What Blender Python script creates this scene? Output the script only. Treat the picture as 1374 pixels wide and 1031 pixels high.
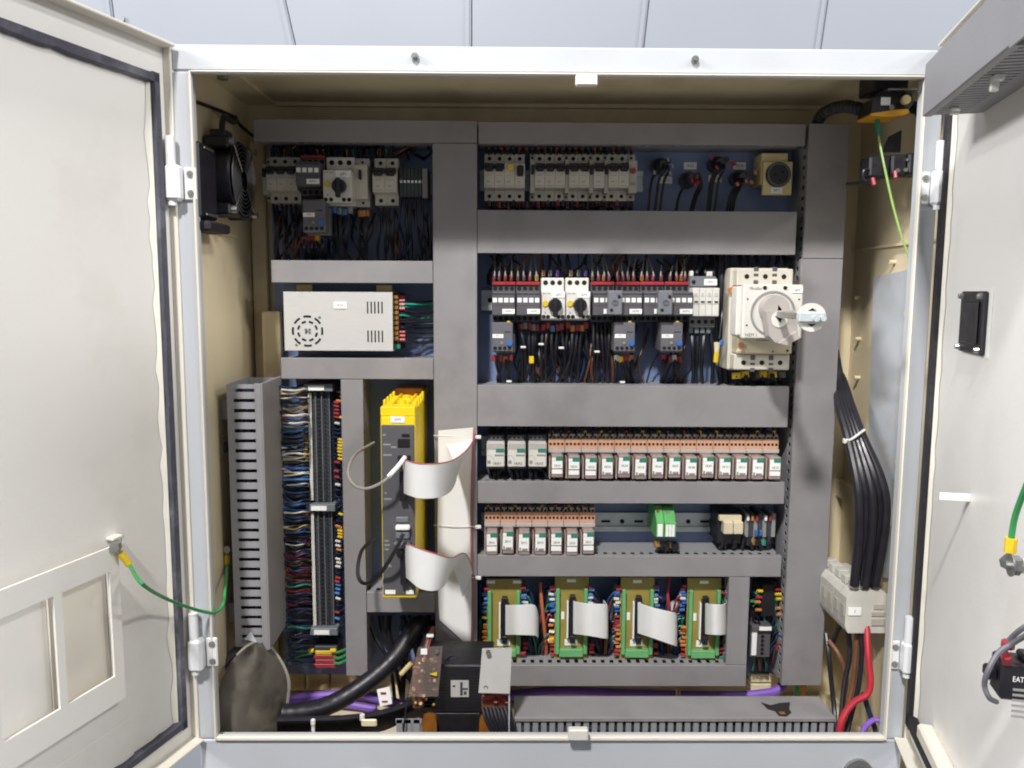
import bpy, math, random
from mathutils import Vector, Matrix

for o in list(bpy.data.objects):
    bpy.data.objects.remove(o)
random.seed(7)
SC = bpy.context.scene
COL = SC.collection

# ------------------------------------------------------------------ camera
F, CX, CY = 1080.0, 687.0, 515.5
CAM = Vector((-0.0718, -1.1318, 0.6634))
PITCH, YAW, ROLL = 0.11467, 0.008745, 0.00504
fw = Vector((math.sin(YAW)*math.cos(PITCH), math.cos(YAW)*math.cos(PITCH), -math.sin(PITCH)))
rt = Vector((math.cos(YAW), -math.sin(YAW), 0))
up = rt.cross(fw)
rt, up = (math.cos(ROLL)*rt + math.sin(ROLL)*up), (-math.sin(ROLL)*rt + math.cos(ROLL)*up)
cd = bpy.data.cameras.new('camera')
cd.sensor_width = 36.0
cd.lens = 36.0*F/1374.0
cd.clip_start, cd.clip_end = 0.02, 60
camo = bpy.data.objects.new('camera', cd)
COL.objects.link(camo)
camo.matrix_world = Matrix(((rt.x, up.x, -fw.x, CAM.x), (rt.y, up.y, -fw.y, CAM.y),
                            (rt.z, up.z, -fw.z, CAM.z), (0, 0, 0, 1)))
SC.camera = camo

# ------------------------------------------------------------------ light: a hall with fluorescent ceiling fittings, plus added side fills for the doors
w = bpy.data.worlds.new('World')
SC.world = w
w.use_nodes = True
bg = w.node_tree.nodes['Background']
bg.inputs[0].default_value = (0.94, 0.96, 1.0, 1)
bg.inputs[1].default_value = 0.25


def area(name, loc, target, sx, sy, power, colour):
    l = bpy.data.lights.new(name, 'AREA')
    l.shape = 'RECTANGLE'
    l.size, l.size_y = sx, sy
    l.energy = power
    l.color = colour
    o = bpy.data.objects.new(name, l)
    COL.objects.link(o)
    o.location = loc
    d = Vector(target) - Vector(loc)
    o.rotation_euler = d.to_track_quat('-Z', 'Y').to_euler()
    return o


area('fitting_or_fill', (-1.0, -3.06, 4.12), (0.05, 0.2, 0.4), 0.36, 0.28, 325, (1.0, 0.985, 0.97))
area('fitting_or_fill', (3.2, -3.06, 4.12), (0.0, 0.2, 0.4), 0.9, 0.28, 110, (1.0, 0.985, 0.97))
area('fitting_or_fill', (-4.9, -3.06, 4.12), (0.0, 0.2, 0.4), 0.9, 0.28, 110, (1.0, 0.985, 0.97))
area('fitting_or_fill', (5.4, -1.85, 3.3), (-0.5, -0.2, 0.5), 1.8, 0.7, 185, (0.99, 0.99, 1.0))  # fill lamp added at the right to brighten the left door
area('fitting_or_fill', (-5.4, -1.85, 3.3), (0.5, -0.2, 0.5), 1.8, 0.7, 320, (0.99, 0.99, 1.0))  # added fill from the left side, lifts the right door

vs = SC.view_settings
vs.view_transform = 'Standard'
vs.look = 'None'
vs.exposure = -0.1
vs.gamma = 1.0
vs.use_curve_mapping = False
SC.render.engine = 'CYCLES'
SC.cycles.filter_width = 2.0


# ------------------------------------------------------------------ pixel helpers
def ray(px, py):
    return ((px-CX)/F)*rt + ((CY-py)/F)*up + fw


def at(px, py, Y):
    d = ray(px, py)
    return CAM + d*((Y-CAM.y)/d.y)


def rect(x0, y0, x1, y1, Y):
    a, b, c, d = at(x0, y0, Y), at(x1, y0, Y), at(x1, y1, Y), at(x0, y1, Y)
    return ((a.x+d.x)/2, (b.x+c.x)/2, (c.z+d.z)/2, (a.z+b.z)/2)


# ------------------------------------------------------------------ mesh builder
class MB:
    def __init__(s):
        s.v, s.f = [], []

    def add(s, vs_, fs_):
        n = len(s.v)
        s.v += [tuple(p) for p in vs_]
        s.f += [tuple(n+i for i in q) for q in fs_]
        return s

    def box(s, x0, x1, y0, y1, z0, z1, b=0.0):
        if x1 < x0: x0, x1 = x1, x0
        if y1 < y0: y0, y1 = y1, y0
        if z1 < z0: z0, z1 = z1, z0
        b = min(b, (x1-x0)*.45, (y1-y0)*.45, (z1-z0)*.45)
        if b <= 0:
            v = [(x, y, z) for x in (x0, x1) for y in (y0, y1) for z in (z0, z1)]
            return s.add(v, [(0, 1, 3, 2), (4, 6, 7, 5), (0, 4, 5, 1), (2, 3, 7, 6), (0, 2, 6, 4), (1, 5, 7, 3)])
        v = []
        idx = {}
        X, Y, Z = (x0, x1), (y0, y1), (z0, z1)
        sg = (1, -1)
        for i in (0, 1):
            for j in (0, 1):
                for k in (0, 1):
                    for a in range(3):
                        p = [X[i] + sg[i]*b, Y[j] + sg[j]*b, Z[k] + sg[k]*b]
                        p[a] = (X[i], Y[j], Z[k])[a]
                        idx[(i, j, k, a)] = len(v)
                        v.append(tuple(p))
        f = []
        for a in range(3):
            for e in (0, 1):
                q = []
                for (m, n) in ((0, 0), (1, 0), (1, 1), (0, 1)):
                    t = [0, 0, 0]
                    t[a] = e
                    t[(a+1) % 3] = m
                    t[(a+2) % 3] = n
                    q.append(idx[(t[0], t[1], t[2], a)])
                f.append(tuple(q if e else q[::-1]))
        for a in range(3):          # edges along axis a
            b1, c1 = (a+1) % 3, (a+2) % 3
            for m in (0, 1):
                for n in (0, 1):
                    t0 = [0, 0, 0]; t1 = [0, 0, 0]
                    t0[a], t1[a] = 0, 1
                    t0[b1] = t1[b1] = m
                    t0[c1] = t1[c1] = n
                    q = (idx[(*t0, b1)], idx[(*t1, b1)], idx[(*t1, c1)], idx[(*t0, c1)])
                    f.append(q if (m == n) else q[::-1])
        for i in (0, 1):
            for j in (0, 1):
                for k in (0, 1):
                    q = (idx[(i, j, k, 0)], idx[(i, j, k, 1)], idx[(i, j, k, 2)])
                    f.append(q if (i+j+k) % 2 else q[::-1])
        return s.add(v, f)

    def prism(s, poly, y0, y1, axis='y'):
        """poly in (x,z) extruded along y; axis 'x': poly in (y,z) extruded along x; 'z': (x,y) along z"""
        n = len(poly)
        if axis == 'y':
            v = [(p[0], y0, p[1]) for p in poly] + [(p[0], y1, p[1]) for p in poly]
        elif axis == 'x':
            v = [(y0, p[0], p[1]) for p in poly] + [(y1, p[0], p[1]) for p in poly]
        else:
            v = [(p[0], p[1], y0) for p in poly] + [(p[0], p[1], y1) for p in poly]
        f = [tuple(range(n)), tuple(range(2*n-1, n-1, -1))]
        f += [(i, n+i, n+(i+1) % n, (i+1) % n) for i in range(n)]
        return s.add(v, f)

    def cyl(s, p0, p1, r0, r1=None, n=14):
        p0, p1 = Vector(p0), Vector(p1)
        r1 = r0 if r1 is None else r1
        d = (p1-p0).normalized()
        a = d.orthogonal().normalized()
        b = d.cross(a)
        v = []
        for p, r in ((p0, r0), (p1, r1)):
            for i in range(n):
                t = 2*math.pi*i/n
                v.append(p + a*(r*math.cos(t)) + b*(r*math.sin(t)))
        f = [tuple(range(n-1, -1, -1)), tuple(range(n, 2*n))]
        f += [(i, (i+1) % n, n+(i+1) % n, n+i) for i in range(n)]
        return s.add(v, f)

    def ring(s, c, axis, ri, ro, h, n=24):
        c = Vector(c); d = Vector(axis).normalized()
        a = d.orthogonal().normalized(); b = d.cross(a)
        v = []
        for r, k in ((ri, 0), (ro, 0), (ro, 1), (ri, 1)):
            for i in range(n):
                t = 2*math.pi*i/n
                v.append(c + d*(h*k) + a*(r*math.cos(t)) + b*(r*math.sin(t)))
        f = []
        for q in range(4):
            q2 = (q+1) % 4
            f += [(q*n+i, q*n+(i+1) % n, q2*n+(i+1) % n, q2*n+i) for i in range(n)]
        return s.add(v, f)

    def tube(s, pts, r, n=7, sub=6, smooth=True, flat=1.0):
        P = [Vector(p) for p in pts]
        if smooth and len(P) > 2:
            Q = []
            for i in range(len(P)-1):
                a, b, c, d = P[max(i-1, 0)], P[i], P[i+1], P[min(i+2, len(P)-1)]
                for k in range(sub):
                    t = k/sub
                    Q.append(.5*((2*b) + (c-a)*t + (2*a-5*b+4*c-d)*t*t + (3*b-a-3*c+d)*t*t*t))
            Q.append(P[-1])
            P = Q
        m = len(P)
        v = []
        ref = None
        for i in range(m):
            t = (P[min(i+1, m-1)] - P[max(i-1, 0)])
            if t.length < 1e-9: t = Vector((0, 0, 1))
            t.normalize()
            if ref is None: ref = t.orthogonal().normalized()
            ref = (ref - t*ref.dot(t))
            if ref.length < 1e-6: ref = t.orthogonal()
            ref.normalize()
            b = t.cross(ref)
            rr = r(i/(m-1)) if callable(r) else r
            for k in range(n):
                a = 2*math.pi*k/n
                v.append(P[i] + ref*(rr*math.cos(a)) + b*(rr*flat*math.sin(a)))
        f = [tuple(range(n-1, -1, -1)), tuple(range((m-1)*n, m*n))]
        for i in range(m-1):
            f += [(i*n+k, i*n+(k+1) % n, (i+1)*n+(k+1) % n, (i+1)*n+k) for k in range(n)]
        return s.add(v, f)

    def strip(s, A, B, th=0.0009, sub=6, nw=8, ridge=0.0):
        """ribbon between edge curves A and B (lists of points), thickness th"""
        def cm(P):
            P = [Vector(p) for p in P]
            Q = []
            for i in range(len(P)-1):
                a, b, c, d = P[max(i-1, 0)], P[i], P[i+1], P[min(i+2, len(P)-1)]
                for k in range(sub):
                    t = k/sub
                    Q.append(.5*((2*b) + (c-a)*t + (2*a-5*b+4*c-d)*t*t + (3*b-a-3*c+d)*t*t*t))
            return Q + [P[-1]]
        A, B = cm(A), cm(B)
        m = len(A)
        rows = [[A[i].lerp(B[i], k/nw) for k in range(nw+1)] for i in range(m)]
        v0, v1 = [], []
        for i in range(m):
            for k in range(nw+1):
                t1 = rows[min(i+1, m-1)][k]-rows[max(i-1, 0)][k]
                t2 = rows[i][min(k+1, nw)]-rows[i][max(k-1, 0)]
                nn = t1.cross(t2)
                if nn.length > 1e-12: nn.normalize()
                h = th/2 + (ridge if k % 2 else 0)
                v0.append(rows[i][k]+nn*h)
                v1.append(rows[i][k]-nn*h)
        c = nw+1
        N = m*c
        f = []
        for i in range(m-1):
            for k in range(nw):
                a = i*c+k
                f.append((a, a+1, a+c+1, a+c))
                f.append((N+a, N+a+c, N+a+c+1, N+a+1))
        for i in range(m-1):
            for k in (0, nw):
                a = i*c+k
                q = (a, a+c, N+a+c, N+a)
                f.append(q if k == 0 else q[::-1])
        for i in (0, m-1):
            for k in range(nw):
                a = i*c+k
                q = (a, N+a, N+a+1, a+1)
                f.append(q if i == 0 else q[::-1])
        return s.add(v0+v1, f)

    def xf(s, fn):
        s.v = [tuple(fn(*p)) for p in s.v]
        return s


# ------------------------------------------------------------------ materials
def lin(h):
    h = h.lstrip('#')
    return tuple(((int(h[i:i+2], 16)/255) ** 2.2) for i in (0, 2, 4)) + (1,)


MATS = {}


def mat(name, colour, rough=.5, var=.12, scale=30, metal=0.0, bump=0.0, bscale=400, trans=0.0, alpha=1.0, spec=.5, dirt=None, dscale=6, damt=.5, stretch=None):
    m = bpy.data.materials.new(name)
    m.use_nodes = True
    nt = m.node_tree
    p = nt.nodes['Principled BSDF']
    c = lin(colour) if isinstance(colour, str) else colour
    tc = nt.nodes.new('ShaderNodeTexCoord')
    geo = nt.nodes.new('ShaderNodeNewGeometry')
    src = geo.outputs['Position']
    if stretch:
        mp = nt.nodes.new('ShaderNodeMapping')
        mp.inputs['Scale'].default_value = stretch
        nt.links.new(src, mp.inputs[0])
        src = mp.outputs[0]
    nz = nt.nodes.new('ShaderNodeTexNoise')
    nz.inputs['Scale'].default_value = scale
    nz.inputs['Detail'].default_value = 5
    nt.links.new(src, nz.inputs['Vector'])
    rmp = nt.nodes.new('ShaderNodeMapRange')
    rmp.inputs[1].default_value, rmp.inputs[2].default_value = .25, .75
    rmp.inputs[3].default_value, rmp.inputs[4].default_value = 1-var, 1+var
    nt.links.new(nz.outputs['Fac'], rmp.inputs[0])
    mx = nt.nodes.new('ShaderNodeVectorMath')
    mx.operation = 'SCALE'
    mx.inputs[0].default_value = c[:3]
    nt.links.new(rmp.outputs[0], mx.inputs['Scale'])
    out = mx.outputs[0]
    if dirt:
        n2 = nt.nodes.new('ShaderNodeTexNoise')
        n2.inputs['Scale'].default_value = dscale
        n2.inputs['Detail'].default_value = 8
        n2.inputs['Roughness'].default_value = .65
        nt.links.new(src, n2.inputs['Vector'])
        cr = nt.nodes.new('ShaderNodeMapRange')
        cr.inputs[1].default_value, cr.inputs[2].default_value = .52, .74
        cr.inputs[3].default_value, cr.inputs[4].default_value = 0, damt
        nt.links.new(n2.outputs['Fac'], cr.inputs[0])
        mix = nt.nodes.new('ShaderNodeMix')
        mix.data_type = 'RGBA'
        nt.links.new(cr.outputs[0], mix.inputs[0])
        nt.links.new(out, mix.inputs[6])
        mix.inputs[7].default_value = lin(dirt)
        out = mix.outputs[2]
    nt.links.new(out, p.inputs['Base Color'])
    rr = nt.nodes.new('ShaderNodeMapRange')
    rr.inputs[1].default_value, rr.inputs[2].default_value = .3, .7
    rr.inputs[3].default_value, rr.inputs[4].default_value = max(0, rough-.07), min(1, rough+.07)
    nt.links.new(nz.outputs['Fac'], rr.inputs[0])
    nt.links.new(rr.outputs[0], p.inputs['Roughness'])
    p.inputs['Metallic'].default_value = metal
    p.inputs['Specular IOR Level'].default_value = spec
    p.inputs['Transmission Weight'].default_value = trans
    p.inputs['Alpha'].default_value = alpha
    if bump > 0:
        n3 = nt.nodes.new('ShaderNodeTexNoise')
        n3.inputs['Scale'].default_value = bscale
        n3.inputs['Detail'].default_value = 3
        nt.links.new(geo.outputs['Position'], n3.inputs['Vector'])
        bp = nt.nodes.new('ShaderNodeBump')
        bp.inputs['Strength'].default_value = bump
        bp.inputs['Distance'].default_value = .002
        nt.links.new(n3.outputs['Fac'], bp.inputs['Height'])
        nt.links.new(bp.outputs[0], p.inputs['Normal'])
    MATS[name] = m
    return m


mat('frame_paint', '#b5b8bd', .42, .03, 8, bump=.10, bscale=260, dirt='#b2b0ac', dscale=9, damt=.35)
mat('door_paint', '#e6e3dd', .45, .02, 5, bump=.10, bscale=260, dirt='#c6bfb2', dscale=4, damt=.4)
mat('door_paint_right', '#e4e2de', .42, .02, 5, bump=.10, bscale=260, dirt='#c5bcb4', dscale=4, damt=.4)
mat('rim_paint', '#dcd6c9', .45, .02, 8)
mat('cream_paint', '#d8c9a8', .5, .06, 9, bump=.12, bscale=200, dirt='#97784c', dscale=5, damt=.45)
mat('hinge_paint', '#d9dadb', .38, .02, 20)
mat('room_panel', '#8b9099', .5, .02, 3)
mat('room_seam', '#91969f', .5, .02, 3)
mat('gasket', '#4b4a54', .75, .3, 40, bump=.5, bscale=150, dirt='#8b8a90', dscale=10, damt=.6)
mat('gasket_black', '#1e1920', .7, .3, 40, bump=.5, bscale=150, dirt='#4a4448', dscale=14, damt=.5)
mat('sealant', '#e0dccf', .5, .05, 60)
mat('duct', '#898687', .5, .07, 22, bump=.10, bscale=60, dirt='#605c5e', dscale=9, damt=.38)
mat('duct_side', '#8e8d90', .55, .05, 14, bump=.15, bscale=500)
mat('plate', '#7685aa', .5, .09, 12, dirt='#33456c', dscale=9, damt=.5)
mat('zinc', '#c6ced2', .38, .1, 60, metal=.3)
mat('steel', '#a7a7a4', .32, .08, 80, metal=.85)
mat('alu', '#cfcdc9', .42, .05, 30, metal=.25, stretch=(2, 20, 40))
mat('breaker', '#c6c0b2', .45, .04, 60)
mat('breaker_shade', '#aaa59a', .5, .04, 60)
mat('white_plastic', '#d3d0c8', .4, .03, 60)
mat('label', '#eeeeea', .5, .02, 60)
mat('ink', '#444246', .6, .05, 60)
mat('print_grey', '#8a8887', .6, .05, 60)
mat('black', '#222026', .42, .15, 60)
mat('hole', '#141214', .8, .1, 60)
mat('contactor', '#565358', .5, .08, 60)
mat('contactor_light', '#646268', .5, .08, 60)
mat('timer', '#6d7076', .5, .06, 60)
mat('red', '#963038', .45, .1, 60)
mat('redcable', '#a82a36', .4, .08, 40)
mat('yellow', '#edcd20', .42, .08, 40, dirt='#b98a12', dscale=14, damt=.3)
mat('lug_yellow', '#d8b52a', .4, .08, 60)
mat('green', '#58a45c', .42, .08, 60)
mat('pcbgreen', '#69a86e', .42, .08, 60)
mat('tabgreen', '#34806a', .42, .05, 60)
mat('wiregreen', '#36894f', .4, .1, 60)
mat('wireteal', '#2f9a88', .4, .1, 60)
mat('limegreen', '#8aa95c', .4, .1, 60)
mat('blue', '#3a66ac', .42, .1, 60)
mat('lightblue', '#4d7db4', .42, .1, 60)
mat('navy', '#28324c', .45, .2, 60)
mat('darkblue', '#2c4872', .45, .2, 60)
mat('purple', '#7c58b4', .5, .08, 40)
mat('orange', '#c07a44', .45, .1, 60)
mat('salmon', '#c9997c', .5, .05, 80)
mat('socketgrey', '#b0a8a3', .5, .05, 80)
mat('relayclear', '#b8a49e', .22, .1, 80, alpha=.62)
mat('relaybase', '#a8958c', .4, .08, 80)
mat('pcb', '#978847', .45, .1, 50, dirt='#7a6a25', dscale=40, damt=.5)
mat('ribbon', '#e2e1df', .45, .03, 30)
mat('ribbonred', '#b5616a', .5, .05, 60)
mat('driveface', '#575558', .5, .06, 60)
mat('wireblack', '#232127', .38, .2, 60)
mat('wiregrey', '#8d8781', .5, .1, 60)
mat('wirewhite', '#c9c4ba', .5, .1, 60)
mat('wirebrown', '#6b4630', .5, .15, 60)
mat('wirered', '#93363b', .45, .12, 60)
mat('wireorange', '#b0633f', .45, .12, 60)
mat('brass', '#a37d45', .4, .15, 90, metal=.5)
mat('copper', '#a0662e', .42, .2, 60, metal=.4)
mat('beigeplastic', '#d8c48c', .45, .06, 60)
mat('beigegrey', '#cfc4a6', .45, .06, 60)
mat('termgrey', '#3b4045', .5, .2, 90)
mat('termblock', '#c2bfb6', .45, .06, 60)
mat('transblack', '#1d1b1f', .55, .2, 60)
mat('platecover', '#b1aeaa', .45, .05, 30)
mat('clearshield', '#8a7a74', .15, .1, 40, alpha=.30)
mat('sheet', '#65615a', .42, .3, 22, alpha=.84, dirt='#2e2b27', dscale=16, damt=.85, bump=.6, bscale=60)
mat('sheetrim', '#8f897e', .35, .1, 30)
mat('switchyellow', '#e0a21c', .42, .08, 60)
mat('scrape', '#262024', .8, .3, 90)
mat('wallplate', '#b4b8bd', .45, .05, 10, dirt='#a48c74', dscale=12, damt=.4)
mat('tie', '#dcdad6', .4, .05, 60)
mat('fanblade', '#1a181c', .4, .1, 40)
mat('chrome', '#8d8d90', .35, .05, 80, metal=.9)
mat('handle', '#a7a09b', .45, .05, 60)


# ------------------------------------------------------------------ objects
def put(o, parent):
    COL.objects.link(o)
    if parent is not None:
        o.parent = parent


def wloc(o):
    p = Vector((0, 0, 0))
    while o is not None:
        p += o.location
        o = o.parent
    return p


TINY = {'print', 'terminal_screw', 'terminal_openings', 'indicator_flags', 'vent_slots', 'case_screws', 'terminal_screws', 'rail_slots', 'strip_slots', 'screw_slots', 'terminal_end', 'ferrules', 'barrier_slots', 'guard_screw', 'screw_hole', 'laminations', 'red_ferrule', 'bright_rod', 'label_slot', 'side_slot'}


def part(name, mb, m, parent=None, label=None, kind=None):
    org = wloc(parent) if parent is not None else Vector((0, 0, 0))
    me = bpy.data.meshes.new(name)
    me.from_pydata([(x-org.x, y-org.y, z-org.z) for (x, y, z) in mb.v], [], mb.f)
    me.update()
    import bmesh
    bm = bmesh.new()
    bm.from_mesh(me)
    bmesh.ops.recalc_face_normals(bm, faces=bm.faces)
    bm.to_mesh(me)
    bm.free()
    me.polygons.foreach_set('use_smooth', [True]*len(me.polygons))
    me.set_sharp_from_angle(angle=math.radians(32))
    me.materials.append(MATS[m])
    o = bpy.data.objects.new(name, me)
    put(o, parent)
    if name in TINY: kind = 'stuff'
    if label: o['label'] = label
    if kind: o['kind'] = kind
    return o


def thing(name, label, cat, loc, group=None):
    o = bpy.data.objects.new(name, None)
    o.empty_display_size = .02
    o.location = loc
    COL.objects.link(o)
    o['label'] = label
    o['category'] = cat
    if group: o['group'] = group
    return o


def solo(name, mb, m, label, cat, group=None, kind=None):
    """a thing that is one mesh; origin at its middle"""
    xs = [p[0] for p in mb.v]; ys = [p[1] for p in mb.v]; zs = [p[2] for p in mb.v]
    c = Vector(((min(xs)+max(xs))/2, max(ys), min(zs)))
    mb.xf(lambda x, y, z: (x-c.x, y-c.y, z-c.z))
    o = part(name, mb, m)
    o.location = c
    o['label'] = label
    o['category'] = cat
    if group: o['group'] = group
    if kind: o['kind'] = kind
    return o


def copy_tree(o, parent=None):
    c = o.copy()
    COL.objects.link(c)
    c.parent = parent
    for ch in list(o.children):
        copy_tree(ch, c)
    return c


TEXTQ = []


def text(s, parent, x, y, z, size, m='ink', wmax=None, basis=None):
    """queue flat lettering centred at x,z on plane y, facing -Y (or on the basis (right, up))"""
    TEXTQ.append((s, parent, Vector((x, y, z)), size, m, wmax, basis))


def label_plate(parent, x0, x1, z0, z1, y, s=None, name='marker_label', k=.62):
    o = part(name, MB().box(x0, x1, y-.0012, y, z0, z1), 'label', parent)
    if s:
        text(s, o, (x0+x1)/2, y-.0016, (z0+z1)/2, (z1-z0)*k, 'ink', (x1-x0)*.62)
    return o


def struct(name, mb, m):
    o = part(name, mb, m)
    o['kind'] = 'structure'
    return o


YP, YB, YD = .290, .318, .205
YM, YT = .222, .246

# ================================================================== THE ROOM WALL BEHIND
YW = .95
wall = struct('wall', MB().box(-3.0, 3.0, YW+.03, YW+.06, -1.2, 3.2), 'room_seam')
seams = [(-80, -60), (150, 158), (383, 397), (633, 633), (871, 864), (1111, 1102), (1345, 1330), (1600, 1580)]
for i in range(len(seams)-1):
    (t0, b0), (t1, b1) = seams[i], seams[i+1]
    def X(top, bot, z):
        a, b = at(top, 0, YW), at(bot, 62, YW)
        return a.x+(b.x-a.x)*(z-a.z)/(b.z-a.z)
    za, zb = 0.6, 2.0
    g = .0012
    poly = [(X(t0, b0, za)+g, za), (X(t1, b1, za)-g, za), (X(t1, b1, zb)-g, zb), (X(t0, b0, zb)+g, zb)]
    part('wall_panel', MB().prism(poly, YW, YW+.028), 'room_panel', wall)
    # folded standing seam beside each joint
    poly = [(X(t1, b1, za)-.016, za), (X(t1, b1, za)-.006, za), (X(t1, b1, zb)-.006, zb), (X(t1, b1, zb)-.016, zb)]
    part('seam_strip', MB().prism(poly, YW-.004, YW-.0003), 'room_panel', wall)
p = at(164, 26, YW)
part('rivet', MB().cyl((p.x, YW-.006, p.z), (p.x, YW, p.z), .008), 'room_panel', wall)

# ================================================================== CABINET
cab = thing('electrical_cabinet', 'large pale grey steel cabinet with cream inside and both doors open', 'cabinet', (0, .15, -.06))
ZT = .9565
XL, XR = -.5, .5
zo = at(750, 63, 0).z
xol, xor_ = at(234, 200, 0).x, at(1262, 200, 0).x
ZB = -.13
FT = .022
# front frame: four rails, butted
part('top_rail', MB().box(xol, xor_, 0, FT, ZT, zo, .003), 'frame_paint', cab)
part('bottom_rail', MB().box(xol, xor_, 0, FT, ZB, 0, .003), 'frame_paint', cab)
part('stile', MB().box(xol, XL, 0, FT, 0, ZT, .002), 'frame_paint', cab)
part('stile', MB().box(XR, xor_, 0, FT, 0, ZT, .002), 'frame_paint', cab)
# raised folded lip round the opening
lp = .0032
mb = MB()
mb.box(XL, XL+lp, -.006, .0035, .0, ZT, .0015)
mb.box(XR-lp, XR, -.006, .0035, .0, ZT, .0015)
mb.box(XL+lp, XR-lp, -.006, .0035, .0, lp*2.0, .0015)
mb.box(XL+lp, XR-lp, -.006, .0035, ZT-lp*.8, ZT, .0015)
part('opening_lip', mb, 'rim_paint', cab)
# shell
zc = min(at(600, 131, YB).z, zo-.006)
XIL, XIR = at(333, 160, YB).x, at(1131, 160, YB).x
XIL = min(XIL, XL-.012); XIR = .552
ZF = -.092
mb = MB().box(XIL-.003, XIL, FT, YB, ZF, zc)
part('side_wall', mb, 'cream_paint', cab)
part('side_wall', MB().box(XIR, XIR+.003, FT, YB, ZF, zc), 'cream_paint', cab)
part('back_wall', MB().box(XIL-.003, XIR+.003, YB, YB+.003, ZF, zc), 'cream_paint', cab)
part('ceiling', MB().box(XIL-.003, XIR+.003, FT, YB+.003, zc, zc+.003), 'cream_paint', cab)
part('cabinet_floor', MB().box(XIL-.003, XIR+.003, FT, YB+.003, ZF-.003, ZF), 'cream_paint', cab)
part('cabinet_roof', MB().box(xol, xor_, FT, YB+.01, zo-.004, zo-.001), 'frame_paint', cab)
# folded seams of the inner sheet: ceiling panel fold, side folds
a, b = at(319, 99, .02), at(365, 130, YB-.01)
mb = MB().prism([(XIL, zc), (XIL+.05, zc), (XIL+.05, zc-.004), (XIL, zc-.004)], FT, YB)
part('ceiling_fold', mb, 'cream_paint', cab)
mb = MB().prism([(XIR, zc), (XIR-.05, zc), (XIR-.05, zc-.004), (XIR, zc-.004)], FT, YB)
part('ceiling_fold', mb, 'cream_paint', cab)
part('ceiling_fold', MB().box(XIL+.05, XIR-.05, YB-.012, YB, zc-.006, zc), 'cream_paint', cab)
zz = at(262, 305, .06).z
part('side_rail', MB().box(XIL, XIL+.005, .03, YB-.09, zz-.004, zz), 'cream_paint', cab)
zz = at(1200, 325, .12).z
part('side_rail', MB().box(XIR-.006, XIR, .03, YB, zz-.004, zz), 'cream_paint', cab)
zz = at(1150, 665, .2).z
part('side_rail', MB().box(XIR-.012, XIR, .12, YB, zz-.030, zz), 'cream_paint', cab)
# left pillar and bracket on the back wall
x0, x1, z0, z1 = rect(346, 190, 366, 905, YB-.006)
part('back_pillar', MB().box(x0, x1, YB-.012, YB, z0, z1, .002), 'cream_paint', cab)
x0, x1, z0, z1 = rect(352, 418, 374, 508, YP-.03)
part('bracket', MB().box(x0, x1, YP-.03, YP-.002, z0, z1, .002).box(x0+.008, x1+.004, YP-.033, YP-.03, z0, z1-.001, .001), 'cream_paint', cab)
# wall plate on the right
pl = at(1170, 370, YB-.06)
def onright(px, py):
    d = ray(px, py)
    t = (XIR-.004-CAM.x)/d.x
    return CAM+d*t
a, b, c_, d_ = onright(1172, 372), onright(1228, 360), onright(1210, 780), onright(1160, 770)
part('blanking_plate', MB().prism([(max(.03, min(.3, q.y)), q.z) for q in (a, b, c_, d_)], XIR-.004, XIR, axis='x'), 'wallplate', cab)
for (px, py) in ((1150, 400), (1151, 455), (1150, 507), (1218, 420), (1213, 520), (1206, 620), (1198, 352)):
    q = onright(px, py)
    part('screw', MB().cyl((XIR-.009, q.y, q.z), (XIR, q.y, q.z), .0035, n=8), 'cream_paint', cab)
# left wall hole and screws
def onleft(px, py):
    d = ray(px, py)
    return CAM+d*((XIL-CAM.x)/d.x)
q = onleft(302, 600)
part('grommet', MB().cyl((XIL, q.y, q.z), (XIL+.004, q.y, q.z), .009), 'contactor', cab)
for py in (588, 618):
    q = onleft(296, py)
    part('screw', MB().cyl((XIL, q.y, q.z), (XIL+.004, q.y, q.z), .0025, n=8), 'brass', cab)
# bolts on the top rail, caps of the lifting eyes, ceiling bolt
for (px, py) in ((557, 77), (932, 81)):
    q = at(px, py, 0)
    part('bolt', MB().cyl((q.x, -.005, q.z), (q.x, 0, q.z), .0052, n=10).cyl((q.x, -.008, q.z), (q.x, -.005, q.z), .003, n=6), 'steel', cab)
for px in (303, 1183):
    q = at(px, 58, .03)
    part('eyebolt_cap', MB().cyl((q.x, .03, zo-.002), (q.x, .03, zo+.006), .010, .006), 'frame_paint', cab)
q = at(305, 106, .1)
part('ceiling_bolt', MB().cyl((q.x, .08, zc-.012), (q.x, .08, zc), .013, n=6).cyl((q.x, .08, zc-.02), (q.x, .08, zc-.012), .008, n=10), 'steel', cab)
q = at(1090, 110, .08)
part('cable_entry', MB().cyl((q.x, .07, zc-.004), (q.x, .07, zc), .045, n=24), 'hole', cab)
# door catches
for (px0, py0, px1, py1) in ((772, 101, 801, 117), (762, 976, 789, 991)):
    x0, x1, z0, z1 = rect(px0, py0, px1, py1, -.014)
    part('door_catch', MB().box(x0, x1, -.022, -.010, z0, z1, .002), 'white_plastic', cab)
# round knobs below on the bottom rail
for px, py in ((1150, 1036), (492, 1050)):
    q = at(px, py, 0)
    part('lock_insert', MB().ring((q.x, -.006, q.z), (0, 1, 0), .012, .022, .006).cyl((q.x, -.004, q.z), (q.x, 0, q.z), .0125), 'steel', cab)
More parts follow.
